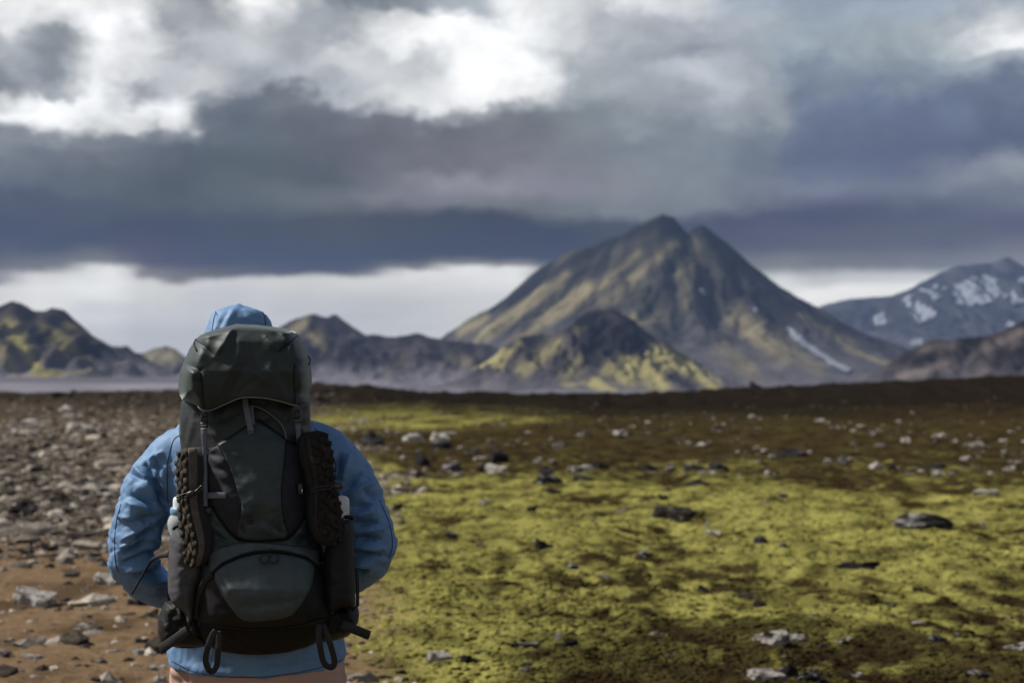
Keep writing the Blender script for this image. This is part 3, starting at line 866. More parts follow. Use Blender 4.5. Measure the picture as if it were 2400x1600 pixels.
def stone(px0, px1, py0, py1, tone, label, group=None, k=None, name='stone'):
    pxc, wpx, hpx = (px0 + px1) / 2, px1 - px0, py1 - py0
    Y = depth_at(py1 - 1, pxc)
    x = (pxc - CX) / F * Y
    wd, ht = wpx / F * Y, hpx / F * Y
    k = random.randrange(6) if k is None else k
    o = obj(name, SHAPES[tone, k], None, label=label, cat='stone', group=group)
    dp = min(wd * 0.85, max(ht * 1.6, wd * 0.45))
    Y2 = Y + dp * 0.35
    o.location = (x, Y2, float(ground_z(np.array(x), np.array(Y2))) - 0.01)
    o.scale = (wd * 1.05, dp * 1.15, ht * 1.02)
    o.rotation_euler = (random.uniform(-.08, .08), random.uniform(-.08, .08), random.choice((0, math.pi)) + random.uniform(-.35, .35))
    SPOTS.append((x, Y2, wd))
    return o


NAMED = [
    (2080, 2212, 1194, 1240, 'm', 'big black boulder with a pale left face on the moss, far to the right'),
    (1957, 2060, 1307, 1334, 'd', 'long flat black slab lying in yellow moss below the big black boulder'),
    (1763, 1850, 1472, 1512, 'p', 'lumpy pale lichened rock beside a smaller pale one, above the bottom edge'),
    (1840, 1902, 1485, 1508, 'p', 'low pale stone trailing off the lumpy lichened rock'),
    (1757, 1852, 1556, 1596, 'p', 'pale knobbly half of the rock cluster at the bottom edge'),
    (1815, 1880, 1546, 1588, 'm', 'peaked grey crown of the rock cluster at the bottom edge'),
    (1868, 1935, 1566, 1598, 'm', 'mottled low end of the rock cluster at the bottom edge'),
    (2175, 2226, 1485, 1506, 'm', 'pale-capped dark stone in the brownish moss, on its own'),
    (2356, 2420, 1500, 1524, 'p', 'pale rock cut off by the picture edge, low on the right'),
    (2260, 2332, 1562, 1584, 'm', 'ragged black-and-white stone near the bottom right corner'),
    (2134, 2180, 1449, 1463, 'p', 'thin pale slab of stone lying flat in brown moss'),
    (1763, 1812, 1250, 1274, 'm', 'stone with two pale knobs in the greenest moss, right of the angular grey rock'),
    (1636, 1671, 1373, 1388, 'd', 'small black hump of rock alone in bright moss'),
    (1734, 1792, 1386, 1400, 'g', 'flat grey ledge of stone just right of the small black hump'),
    (1648, 1686, 1238, 1254, 'p', 'pale rounded stone just below the angular grey rock'),
    (1893, 1919, 1432, 1448, 'p', 'little round pale stone in olive moss, above the lumpy lichened rock'),
    (1960, 2001, 1488, 1504, 'p', 'small whitish stone right of the lumpy lichened rock'),
    (1831, 1854, 1529, 1541, 'p', 'pale pebble-sized stone just above the bottom rock cluster'),
    (1518, 1628, 1178, 1222, 'g', 'angular grey rock with a sloping roof-like back in the moss', ),
    (1246, 1292, 1255, 1286, 'd', 'black upright stone in the bright moss right of the hiker'),
    (1038, 1074, 1245, 1264, 'm', 'pale-and-black stone in the moss level with the hiker\'s elbow'),
    (1002, 1067, 1519, 1545, 'p', 'rounded pale rock at the head of a dark stone, low beside the hiker'),
    (1063, 1124, 1528, 1555, 'd', 'dark rock butting against the rounded pale rock'),
    (1181, 1270, 1498, 1517, 'm', 'long low black-and-white stone in the foreground moss'),
    (1296, 1322, 1481, 1497, 'p', 'bright white stone above a reddish dark one'),
    (1310, 1369, 1495, 1518, 'd', 'reddish dark stone just below the bright white stone'),
    (1490, 1529, 1286, 1308, 'm', 'speckled stone in the middle of the bright moss'),
    (1320, 1362, 1316, 1334, 'm', 'dark-bottomed stone below the black upright stone'),
    (1409, 1432, 1339, 1354, 'p', 'tiny white stone in the brightest moss'),
    (834, 896, 1008, 1044, 'd', 'dark pointed boulder just beyond the hiker\'s right shoulder'),
    (946, 1001, 1012, 1032, 'p', 'pale flat stone beyond the dark pointed boulder'),
    (1012, 1058, 1008, 1036, 'p', 'bright pale rock resting over a black one, upslope'),
    (1014, 1068, 1032, 1054, 'd', 'black rock directly under the bright pale rock'),
    (973, 1013, 1054, 1092, 'd', 'steep black stone with a lilac top, mid heath'),
    (1035, 1083, 1078, 1104, 'm', 'stone dark on one side and pale on the other beside the steep black stone'),
    (1138, 1187, 1052, 1084, 'd', 'dark peak of the largest mid-heath rock pile'),
    (1116, 1160, 1075, 1108, 'd', 'black side of the largest mid-heath rock pile'),
    (1132, 1190, 1083, 1110, 'p', 'pale slab leaning in front of the largest mid-heath rock pile'),
    (970, 997, 1102, 1117, 'd', 'small dark stone below the steep black stone'),
    (1248, 1270, 1069, 1085, 'p', 'small white stone right of the largest rock pile'),
    (1286, 1311, 1073, 1090, 'g', 'small leaning grey stone right of the small white one'),
    (1256, 1298, 1090, 1111, 'd', 'black rock above a long pale slab, mid heath'),
    (1250, 1322, 1107, 1133, 'm', 'long pale slab with a black end, mid heath'),
    (1340, 1400, 1086, 1105, 'p', 'broad pale stone, upper of the two right of the long slab'),
    (1334, 1393, 1107, 1128, 'g', 'broad grey stone, lower of the two right of the long slab'),
    (1378, 1427, 1076, 1099, 'd', 'dark stone behind the broad pale stone'),
    (1270, 1312, 1142, 1155, 'g', 'flat grey stone sunk in moss below the long slab'),
    (1439, 1471, 1005, 1020, 'p', 'bright oval stone alone on the brown upper heath'),
    (1348, 1383, 1008, 1022, 'g', 'lilac-grey stone left of the bright oval stone'),
    (1497, 1536, 1086, 1104, 'm', 'pale-topped stone in the row where moss turns brown'),
    (1556, 1592, 1086, 1106, 'm', 'black-sided stone next in the row where moss turns brown'),
    (1545, 1570, 1153, 1173, 'd', 'black round stone above the angular grey rock'),
    (1125, 1148, 1168, 1182, 'p', 'lone whitish stone in moss right of the hiker\'s arm'),
    (1232, 1257, 1178, 1199, 'd', 'dark wedge of stone above the black upright stone'),
    (918, 940, 1172, 1196, 'd', 'dark stone almost touching the hiker\'s right sleeve'),
    (1665, 1713, 1078, 1102, 'd', 'dark hump of rock, first right of the mossy gap on the brown heath'),
    (1600, 1655, 1083, 1102, 'g', 'grey rock left of the dark hump on the brown heath'),
    (1804, 1893, 1046, 1071, 'd', 'long broken dark rock on the brown heath'),
    (1603, 1666, 1119, 1141, 'd', 'dark twin stone at the edge of the green moss'),
    (1930, 1955, 1073, 1088, 'p', 'white stone beside a brown one on the heath'),
    (1957, 1988, 1066, 1092, 'g', 'brown-grey stone right of the white one on the heath'),
    (2042, 2077, 1080, 1099, 'p', 'creamy stone with a dark neighbour on the heath'),
    (2078, 2104, 1084, 1100, 'd', 'dark neighbour of the creamy stone on the heath'),
    (2192, 2223, 1012, 1027, 'p', 'bright stone, largest of those high on the right heath'),
    (2114, 2135, 1022, 1037, 'p', 'small pale stone left of the bright one high on the right heath'),
    (2284, 2342, 1141, 1160, 'p', 'long pale mossy-sided stone near the right edge'),
    (2260, 2308, 1032, 1049, 'g', 'lilac flat stone high near the right edge'),
    (2175, 2227, 1080, 1100, 'd', 'arched dark stone above a pinkish one'),
    (2180, 2214, 1096, 1118, 'p', 'pinkish stone under the arched dark stone'),
    (2352, 2383, 1088, 1105, 'p', 'white stone closest to the right edge on the heath'),
    (1790, 1815, 1100, 1116, 'p', 'small pale stone in the transition from brown to green, centre right'),
    (0, 108, 1362, 1418, 'p', 'large cracked pale rock with moss at its foot, cut by the left edge'),
    (-6, 90, 1166, 1206, 'd', 'large black boulder among rubble at the left edge'),
    (143, 184, 1278, 1307, 'p', 'bright chunky stone in the rubble left of the hiker'),
    (201, 273, 1333, 1370, 'p', 'long pale slab beside the hiker\'s left elbow'),
    (232, 269, 1388, 1405, 'p', 'small pale stone below the slab by the elbow'),
    (286, 345, 1394, 1419, 'g', 'grey stone under the hiker\'s left forearm'),
    (324, 384, 1418, 1450, 'g', 'rounded grey rock touching the hip belt, on the brown track'),
    (170, 212, 1455, 1475, 'p', 'pale stone with a grey side, alone on the open brown track'),
    (304, 345, 1515, 1535, 'p', 'bright pointed stone on the track near the hiker\'s hip'),
    (36, 99, 1526, 1544, 'p', 'long low bright stone at the bottom left of the track'),
    (339, 381, 1553, 1571, 'p', 'dull pale stone beside the hiker\'s trousers'),
    (134, 171, 948, 968, 'p', 'pinkish block high on the stony slope'),
    (27, 99, 979, 997, 'p', 'long pale slab high on the stony slope'),
    (156, 220, 988, 1008, 'p', 'flat bright slab high on the stony slope, left of the shoulder'),
    (63, 90, 1046, 1062, 'd', 'small black stone on the grey upper slope'),
    (63, 99, 1091, 1108, 'd', 'black stone in the thick of the grey rubble'),
    (147, 193, 1136, 1151, 'p', 'pale flat stone in the grey rubble below the black ones'),
    (240, 262, 1168, 1184, 'd', 'black stone close to the hiker\'s left sleeve'),
    (1750, 1782, 889, 912, 'd', 'lone black boulder standing up on the skyline'),
]
for row in NAMED:
    stone(*row, name='boulder' if row[1] - row[0] > 80 else 'stone')

zones = [
    # count, px range, py range, width range px, tones, label, group
    (105, (-40, 400), (1000, 1330), (20, 50), 'ppgggmmdd', '# stone, one of many packed in the rubble left of the hiker', '# stones packed in the rubble field'),
    (22, (-40, 380), (1390, 1590), (11, 27), 'ppgg', 'small # stone lying loose on the bare orange-brown track', 'loose # stones on the brown track'),
    (45, (760, 2420), (975, 1110), (16, 34), 'ppgmd', 'small # stone scattered over the dark brown upper heath', '# stones scattered on the brown heath'),
    (45, (960, 2420), (1130, 1595), (14, 32), 'pgmd', 'little # stone half sunk in the yellow-green moss', 'little # stones sunk in the moss'),
]
for cnt, xr, yr_, wr, tones, label, group in zones:
    done = 0
    while done < cnt:
        px, py = random.uniform(*xr), random.uniform(*yr_)
        if 250 < px < 925 and py > 1000 and not (px < 250 or px > 925) and py > 1010:
            if 330 < px < 900 or py < 1330:
                continue
        Y = H * F / (py - HY)
        x = (px - CX) / F * Y
        wpx = random.uniform(*wr) * (0.6 + 0.5 * (py - 950) / 400)
        if any(abs(x - a) < (c + wpx / F * Y) * 0.55 and abs(Y - b) < (c + wpx / F * Y) * 0.8 for a, b, c in SPOTS):
            continue
        tn = random.choice(tones)
        tw = {'p': 'pale', 'g': 'grey', 'd': 'black', 'm': 'dark and pale mottled'}[tn]
        stone(px - wpx / 2, px + wpx / 2, py - wpx * random.uniform(0.30, 0.55), py, tn, label.replace('#', tw), group.replace('#', tw))
        done += 1


def scatter(name, n, spots_fn, size, tri_sub, colours, mat, label, cat, flat=(0.35, 0.7), sink=0.15, lumpy=0.2):
    """countless small pieces as one mass"""
    temps = [stone_mesh(900 + k, 0.6, lumpy, 5, tri_sub) for k in range(8)]
    x, y, sc = spots_fn(n)
    z = ground_z(x, y)
    vs, fs, cs, off = [], [], [], 0
    kind = rng.integers(0, 8, len(x))
    for k in range(8):
        tv, tf = temps[k]
        I = np.where(kind == k)[0]
        m_ = len(I)
        if not m_:
            continue
        th = rng.uniform(0, 2 * np.pi, m_); fl = rng.uniform(*flat, m_)
        c, s = np.cos(th), np.sin(th)
        lx = tv[None, :, 0] * sc[I, None] * rng.uniform(0.8, 1.9, (m_, 1)); ly = tv[None, :, 1] * sc[I, None]; lz = (tv[None, :, 2] - sink) * sc[I, None] * fl[:, None]
        V = np.stack([x[I, None] + lx * c[:, None] - ly * s[:, None], y[I, None] + lx * s[:, None] + ly * c[:, None], z[I, None] + lz], -1)
        vs.append(V.reshape(-1, 3))
        fs.append((tf[None] + (off + np.arange(m_) * len(tv))[:, None, None]).reshape(-1, 3))
        cc = colours(x[I], y[I])
        cs.append(np.repeat(cc, len(tv), 0))
        off += m_ * len(tv)
    return obj(name, new_mesh(name, np.vstack(vs), np.vstack(fs), name != 'gravel', np.vstack(cs)), mat, label=label, cat=cat, kind='stuff')


def gravel_spots(n):
    px = rng.uniform(-900, 1000, n * 3); py = HY + 14 + 690 * rng.uniform(0, 1, n * 3) ** 1.5
    Y = H * F / (py - HY); x = (px - CX) / F * Y
    m_ = moss_field(x, Y)
    dens = (1 - m_) * (0.035 + 0.965 * sstep(12.5, 19, Y + 1.5 * fbm(x / 2, Y / 3, 3.3, oct=2)))
    dens = dens * (0.06 + 0.94 * sstep(-950, -250, px + 260 * fbm(x / 5, Y / 8, 6.6, oct=3)))
    ok = (rng.uniform(0, 1, n * 3) < dens) & (Y < 170)
    x, Y = x[ok][:n], Y[ok][:n]
    return x, Y, np.minimum(rng.lognormal(-2.75, 0.62, len(x)), 0.42) * (0.55 + 0.018 * Y)


def gravel_col(x, y):
    t = rng.uniform(0, 1, len(x)) ** 2.2
    base = np.array((0.050, 0.040, 0.032)) + t[:, None] * np.array((0.42, 0.375, 0.32))
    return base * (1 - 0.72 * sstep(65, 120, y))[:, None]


M_gravel = attr_mat('rubble', scale=22.0, amt=0.5, bscale=30.0, bdist=0.02)
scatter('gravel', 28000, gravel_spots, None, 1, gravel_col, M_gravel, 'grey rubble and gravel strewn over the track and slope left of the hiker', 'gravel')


def heath_gravel_spots(n):
    px = rng.uniform(640, 2800, n * 3); py = HY + 8 + 190 * rng.uniform(0, 1, n * 3) ** 1.2
    Y = H * F / (py - HY); x = (px - CX) / F * Y
    ok = (rng.uniform(0, 1, n * 3) < moss_field(x, Y) * sstep(-0.1, 0.4, fbm(x / 4, Y / 9, 8.8, oct=3) + 0.1)) & (Y < 180) & (Y > 18)
    x, Y = x[ok][:n], Y[ok][:n]
    return x, Y, np.minimum(rng.lognormal(-2.3, 0.5, len(x)), 0.45) * (0.45 + 0.012 * Y)


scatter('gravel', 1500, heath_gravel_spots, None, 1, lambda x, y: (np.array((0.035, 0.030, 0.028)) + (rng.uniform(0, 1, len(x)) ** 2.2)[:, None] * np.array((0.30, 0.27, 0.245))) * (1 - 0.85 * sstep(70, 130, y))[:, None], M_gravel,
        'small stones sprinkled over the dark brown heath below the crest', 'gravel')


def moss_spots(n):
    px = rng.uniform(620, 3100, n * 2); py = HY + 62 + 640 * rng.uniform(0, 1, n * 2) ** 1.15
    Y = H * F / (py - HY); x = (px - CX) / F * Y
    ok = rng.uniform(0, 1, n * 2) < moss_field(x, Y) * (0.35 + 0.65 * sstep(-0.3, 0.4, fbm(x / 1.1, Y / 1.6, 2.7, oct=3)))
    x, Y = x[ok][:n], Y[ok][:n]
    return x, Y, rng.uniform(0.016, 0.060, len(x)) * (0.75 + 0.028 * Y)


def moss_col(x, y):
    c = heath_colour(x, y, green_field(x, y)) * rng.uniform(0.70, 1.22, (len(x), 1))
    d_ = rng.uniform(0, 1, len(x)) < 0.10
    c[d_] = np.array((0.048, 0.034, 0.016)) * rng.uniform(0.6, 1.6, (int(d_.sum()), 1))
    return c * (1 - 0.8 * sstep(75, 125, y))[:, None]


M_moss = attr_mat('moss_cushion', scale=35.0, amt=0.5, bscale=90.0, bdist=0.02)
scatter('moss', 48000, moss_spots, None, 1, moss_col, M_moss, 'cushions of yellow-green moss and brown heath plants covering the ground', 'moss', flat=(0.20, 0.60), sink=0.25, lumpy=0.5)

# ------------------------------------------------------------------ soft goods: padded shapes and sewn panels
def tri_inside(outline, step):
    """triangulated inside of a closed outline in pixels -> points, triangles, boundary loop"""
    b = resample(np.vstack([outline, outline[:1]]), step)[:-1]
    A2 = np.sum(b[:, 0] * np.roll(-b[:, 1], -1) - np.roll(b[:, 0], -1) * -b[:, 1])
    if A2 < 0:
        b = b[::-1]
    x0, y0 = b.min(0); x1, y1 = b.max(0)
    pts = []
    for r_, yy in enumerate(np.arange(y0, y1, step * 0.87)):
        xx = np.arange(x0 + (r_ % 2) * step / 2, x1, step)
        pts.append(np.stack([xx, np.full(len(xx), yy)], -1))
    pts = np.vstack(pts)
    d = seg_dist(pts, b, True)
    inside = np.zeros(len(pts), bool)
    j = len(b) - 1
    for i in range(len(b)):
        (xi, yi), (xj, yj) = b[i], b[j]
        inside ^= ((yi > pts[:, 1]) != (yj > pts[:, 1])) & (pts[:, 0] < (xj - xi) * (pts[:, 1] - yi) / (yj - yi + 1e-12) + xi)
        j = i
    pts = pts[inside & (d > step * 0.55)]
    allp = np.vstack([b, pts])
    n = len(b)
    ve, _e, fa, ov, _oe, _of = delaunay_2d_cdt([Vector((p[0], -p[1])) for p in allp], [(i, (i + 1) % n) for i in range(n)], [], 1, 1e-5)
    V = np.array([(q.x, -q.y) for q in ve])
    mp = {}
    for k, src in enumerate(ov):
        for s_ in src:
            mp[s_] = k
    loop = [mp[i] for i in range(n) if i in mp]
    return V, np.array(fa), np.array(loop)


def ell(q, p=2.0):
    q = np.clip(q, 0, 1)
    return (1 - (1 - q) ** p) ** (1 / p)


class Pad:
    """a stuffed shape: outline in pixels, depth of its rim, of its face and of its back"""
    def __init__(s, outline, rounds, yedge, yface, yback=None, folds=(), noise=(0.0, 30.0), seed=0.0):
        s.o = np.asarray(outline, float); s.rounds = rounds; s.ye = yedge
        s.yf = yface if callable(yface) else (lambda py, c=yface: np.full(np.shape(py), c))
        s.yb = yback; s.folds = folds; s.nz = noise; s.seed = seed
    def prof(s, px, py):
        P = np.stack([np.ravel(px), np.ravel(py)], -1)
        k = np.ones(len(P))
        for poly, rad in s.rounds:
            poly = s.o if poly is None else np.asarray(poly, float)
            k = k * ell(seg_dist(P, poly, poly is s.o) / rad)
        return k.reshape(np.shape(px))
    def S(s, px, py):
        px = np.asarray(px, float); py = np.asarray(py, float)
        k = s.prof(px, py)
        y = s.ye + (s.yf(py) - s.ye) * k
        y = y - folds_px(px, py, s.folds, 1.5) * np.minimum(1, k * 1.6)
        if s.nz[0]:
            y = y - s.nz[0] * fbm(px / s.nz[1], py / s.nz[1] * 1.3, s.seed, oct=3) * np.minimum(1, k * 1.4)
        return y
    def mesh(s, step=4.0):
        V, T_, loop = tri_inside(s.o, step)
        yf = s.S(V[:, 0], V[:, 1])
        a = W(V[:, 0], V[:, 1], yf)
        if s.yb is None:
            return a, [T_]
        yb = s.ye + (s.yb - s.ye) * s.prof(V[:, 0], V[:, 1])
        b = W(CX + (V[:, 0] - CX) * s.ye / yb, HY + (V[:, 1] - HY) * s.ye / yb, yb)
        n = len(V); l2 = np.roll(loop, -1)
        return np.vstack([a, b]), [T_, T_[:, ::-1] + n, np.stack([loop, loop + n, l2 + n, l2], -1)]


def patch(surf, outline, off, step=4.0, soft=5.0, folds=(), noise=(0.0, 20.0), seed=0.0, thick=0.008, puff=0.0):
    """a sewn panel following a surface, a little proud of it, with turned-in edges"""
    V, T_, loop = tri_inside(np.asarray(outline, float), step)
    d = seg_dist(V, V[loop], True)
    e = ell(d / soft)
    y = surf(V[:, 0], V[:, 1]) - off * (0.35 + 0.65 * e) - puff * ell(d / (0.35 * np.ptp(V[:, 0])))
    if len(folds):
        y = y - folds_px(V[:, 0], V[:, 1], folds) * e
    if noise[0]:
        y = y - noise[0] * fbm(V[:, 0] / noise[1], V[:, 1] / noise[1] * 1.4, seed, oct=3) * e
    a = W(V[:, 0], V[:, 1], y)
    b = W(V[loop, 0], V[loop, 1], y[loop] + thick)
    n = len(V); m_ = len(loop); k = np.arange(m_)
    return np.vstack([a, b]), [T_, np.stack([loop, n + k, n + (k + 1) % m_, np.roll(loop, -1)], -1)]


def on(surf, pts, off, step=5.0, curve=True):
    """a line drawn on a surface: pixels -> world points"""
    p = spline(pts, step) if curve and len(pts) > 2 else resample(pts, step)
    return W(p[:, 0], p[:, 1], surf(p[:, 0], p[:, 1]) - off)


def px_m(n, Y=3.35):
    return n / F * Y


M_lid = fabric('lid_ripstop', (0.0150, 0.0235, 0.0250), 0.56, 0.15, 0.0010, 24.0, 0.38, 0.0, dust=((0.07, 0.07, 0.065), 0.08), sheen=0.35)
M_body = fabric('pack_cloth_black_green', (0.0105, 0.0150, 0.0160), 0.52, 0.2, 0.0009, 22.0, 0.42, 0.0)
M_green = fabric('pack_cloth_green', (0.0215, 0.0340, 0.0380), 0.55, 0.2, 0.0009, 22.0, 0.40, 0.0, dust=((0.09, 0.085, 0.075), 0.12))
M_stretch = fabric('stretch_mesh_grey', (0.019, 0.020, 0.027), 0.72, 0.2, 0.0010, 22.0, 0.25, 0.0)
M_greyp = fabric('pack_cloth_slate', (0.043, 0.060, 0.067), 0.58, 0.15, 0.0009, 22.0, 0.40, 0.0, dust=((0.11, 0.105, 0.09), 0.12))
M_blackp = fabric('pack_cloth_black', (0.0050, 0.0054, 0.0072), 0.62, 0.2, 0.0010, 22.0, 0.28, 0.0, dust=((0.05, 0.045, 0.04), 0.08))
M_base = fabric('pack_base_scuffed', (0.0050, 0.0056, 0.0072), 0.75, 0.2, 0.0010, 22.0, 0.2, 0.0, dust=((0.045, 0.036, 0.025), 0.14))
M_web = fabric('webbing_grey', (0.110, 0.120, 0.160), 0.6, 0.15, 0.0012, 60.0, 0.35, 0.0)
M_webk = fabric('webbing_black', (0.012, 0.012, 0.014), 0.62, 0.15, 0.0012, 60.0, 0.35, 0.0)
M_buckle = plain('buckle_plastic', (0.018, 0.018, 0.020), 0.35)
M_pipe = fabric('edge_piping', (0.16, 0.155, 0.14), 0.6, 0.2, 0.001, 60.0)
M_seam = fabric('dark_seam', (0.006, 0.007, 0.008), 0.7, 0.2, 0.001, 60.0, 0.2)
M_cord = fabric('elastic_cord', (0.014, 0.014, 0.016), 0.5, 0.15, 0.0006, 120.0)

pack = empty('backpack', (-0.61, 3.48, 0.82), label='big dark green trekking backpack on the hiker\'s back', cat='backpack')

# main sack
ip = lambda xs, ys: (lambda py: np.interp(py, xs, ys))
SACK_L = [(436, 918), (424, 945), (420, 985), (420, 1020), (425, 1060), (430, 1120), (434, 1200), (440, 1300), (446, 1400), (450, 1455), (462, 1492), (488, 1514), (519, 1527), (560, 1533), (597, 1535), (640, 1533), (676, 1528), (720, 1517), (752, 1500), (776, 1470), (782, 1430), (776, 1370), (762, 1310), (750, 1250), (742, 1180), (734, 1100), (728, 1040), (727, 990), (727, 945), (714, 918)]
sack = Pad(SACK_L, [(SACK_L, 105.0)], 3.50, ip([918, 1000, 1050, 1180, 1262, 1290, 1380, 1440, 1500, 1535], [3.385, 3.372, 3.365, 3.345, 3.355, 3.350, 3.325, 3.335, 3.375, 3.42]), 3.63,
           folds=[(440, 985, 428, 1045, 5, -0.007), (455, 965, 440, 1040, 6, 0.008), (445, 950, 470, 975, 5, 0.006), (705, 985, 724, 975, 4, 0.006), (706, 1000, 726, 994, 4, -0.006), (704, 1012, 726, 1010, 4, 0.006),
                  (712, 955, 724, 950, 4, 0.006), (530, 960, 505, 1020, 14, 0.006), (640, 965, 610, 985, 10, -0.004), (648, 1000, 685, 960, 9, 0.004), (500, 990, 560, 965, 10, -0.004)], noise=(0.0025, 60.0), seed=1.5)
part('main_sack', sack.mesh(3.6), M_body, pack)
SS = sack.S

# lid
LID = [(486, 778), (515, 769), (543, 762), (552, 759), (600, 761), (638, 765), (682, 772), (694, 779), (702, 790), (713, 815), (720, 838), (724, 872), (725, 905), (719, 921), (706, 943), (696, 948), (682, 947), (665, 941), (648, 937), (624, 932), (600, 930), (571, 930), (556, 933), (543, 938), (514, 951), (494, 959), (473, 959), (463, 950), (446, 944), (428, 938), (420, 924), (418, 901), (421, 872), (430, 849), (443, 819), (458, 795), (470, 785)]
lid_top = LID[34:] + LID[:9]
lid_l = LID[28:36]; lid_r = LID[7:14]
lid = Pad(LID, [(lid_top, 12.0), (lid_l, 34.0), (lid_r, 34.0)], 3.46, ip([755, 800, 870, 930, 960], [3.325, 3.305, 3.292, 3.305, 3.322]), 3.62,
          folds=[(459, 796, 505, 833, 4.5, -0.010), (505, 833, 543, 772, 8, 0.010), (470, 792, 520, 800, 9, -0.005), (697, 787, 653, 823, 4.5, -0.010), (653, 823, 622, 790, 7, 0.008), (676, 792, 690, 815, 8, 0.006),
                 (432, 850, 468, 868, 6, -0.014), (436, 862, 466, 884, 8, 0.008), (470, 868, 478, 955, 4, -0.006), (480, 880, 492, 950, 9, 0.006), (690, 853, 693, 945, 4, -0.006), (704, 842, 690, 856, 6, -0.012), (712, 862, 706, 930, 9, 0.006),
                 (648, 850, 680, 925, 10, -0.006), (630, 862, 668, 935, 9, 0.005), (598, 876, 626, 896, 8, 0.005), (560, 830, 500, 945, 16, 0.005), (590, 835, 540, 925, 12, -0.004), (452, 890, 470, 950, 8, 0.007), (440, 905, 455, 942, 6, -0.006),
                 (560, 800, 545, 860, 16, 0.005), (660, 790, 640, 775, 6, -0.004), (612, 880, 560, 920, 9, -0.003)], noise=(0.0016, 80.0), seed=4.2)
lo = part('lid', lid.mesh(3.2), M_lid, pack)
LS = lid.S
part('edge_trim', sweep(on(LS, [(463, 951), (474, 961), (493, 961), (514, 953), (543, 940), (558, 934), (571, 931), (600, 931), (624, 933), (648, 938), (665, 942), (684, 948), (697, 949)], 0.001, 4), px_m(1.6), 6), M_pipe, lo)
part('seam', sweep(on(LS, [(459, 796), (482, 812), (505, 834)], 0.0005), px_m(1.3), 6), M_seam, lo)
part('seam', sweep(on(LS, [(698, 786), (676, 804), (653, 824)], 0.0005), px_m(1.3), 6), M_seam, lo)
part('seam', sweep(on(LS, [(469, 868), (474, 905), (479, 956)], 0.001), px_m(1.1), 6), M_seam, lo)
part('seam', sweep(on(LS, [(690, 852), (689, 895), (693, 946)], 0.001), px_m(1.1), 6), M_seam, lo)
part('pull_cord', sweep(on(LS, [(460, 794), (455, 803), (457, 813), (461, 822)], 0.006), px_m(2.2), 6), M_seam, lo)
t_ = np.linspace(-1.5, 1.5, 9)
part('cord_loop', sweep(W(721 + 6 * np.cos(t_), 845 + 10 * np.sin(t_), 3.455), px_m(1.7), 6), M_cord, lo)

# sewn panels
POCKET = [(484, 1060), (490, 1049), (509, 1040), (540, 1024), (572, 1003), (602, 984), (630, 1000), (655, 1018), (673, 1031), (690, 1042), (708, 1044), (716, 1090), (722, 1150), (722, 1190), (712, 1215), (700, 1234), (686, 1250), (670, 1262), (640, 1266), (600, 1268), (575, 1267), (558, 1262), (538, 1246), (512, 1211), (496, 1182), (488, 1140)]
pk = part('front_pocket', patch(SS, POCKET, 0.008, 3.6, 9, folds=[(495, 1075, 525, 1090, 7, 0.006), (490, 1062, 520, 1070, 5, -0.005), (500, 1105, 540, 1125, 9, 0.005), (505, 1150, 545, 1170, 11, 0.005), (530, 1190, 555, 1205, 9, 0.005), (690, 1080, 700, 1160, 12, 0.005), (680, 1130, 705, 1190, 12, -0.004)], noise=(0.0022, 48), seed=2.1, puff=0.012), M_stretch, pack)
KS = lambda px, py: SS(px, py) - 0.008 - 0.012 * ell(seg_dist(np.stack([np.ravel(px), np.ravel(py)], -1), np.array(POCKET, float), True).reshape(np.shape(px)) / 80.0)
CENTER = [(510, 1040), (540, 1024), (572, 1003), (602, 985), (630, 1001), (655, 1019), (671, 1032), (669, 1065), (667, 1093), (663, 1120), (660, 1150), (661, 1183), (668, 1224), (677, 1250), (668, 1261), (640, 1264), (600, 1266), (572, 1263), (556, 1256), (560, 1235), (562, 1211), (564, 1183), (556, 1155), (548, 1128), (535, 1093), (521, 1062)]
ce = part('center_panel', patch(KS, CENTER, 0.004, 3.2, 5, folds=[(535, 1060, 575, 1065, 7, 0.004), (620, 1110, 663, 1118, 9, 0.003), (565, 1190, 580, 1215, 10, 0.008), (575, 1215, 600, 1225, 9, -0.007), (600, 1232, 640, 1250, 10, 0.005), (590, 1100, 600, 1180, 26, 0.004), (562, 1215, 575, 1255, 7, -0.006), (640, 1225, 665, 1250, 9, -0.004)], noise=(0.0016, 60), seed=5.0), M_green, pk)
part('seam', sweep(on(KS, [(510, 1040), (521, 1062), (535, 1093), (548, 1128), (557, 1155), (564, 1183), (562, 1211)], 0.003), px_m(1.0), 6), M_seam, ce)
part('seam', sweep(on(KS, [(671, 1032), (669, 1065), (666, 1093), (661, 1130), (661, 1183), (668, 1224), (677, 1250)], 0.003), px_m(1.0), 6), M_seam, ce)
part('pocket_binding', sweep(on(SS, [(486, 1056), (509, 1039), (540, 1023), (572, 1002), (602, 983), (630, 999), (655, 1017), (673, 1030), (700, 1043)], 0.009, 4), px_m(1.6), 6), M_seam, pk)
part('pocket_binding', sweep(on(SS, [(496, 1184), (512, 1212), (538, 1247), (558, 1263), (590, 1269), (640, 1267), (670, 1263), (688, 1250), (712, 1216)], 0.007, 4), px_m(1.6), 6), M_seam, pk)
LOWER = [(484, 1199), (496, 1190), (512, 1214), (538, 1249), (560, 1266), (590, 1270), (640, 1268), (672, 1264), (690, 1250), (714, 1216), (722, 1206), (734, 1240), (746, 1288), (700, 1283), (640, 1274), (582, 1272), (520, 1284), (500, 1295), (487, 1290)]
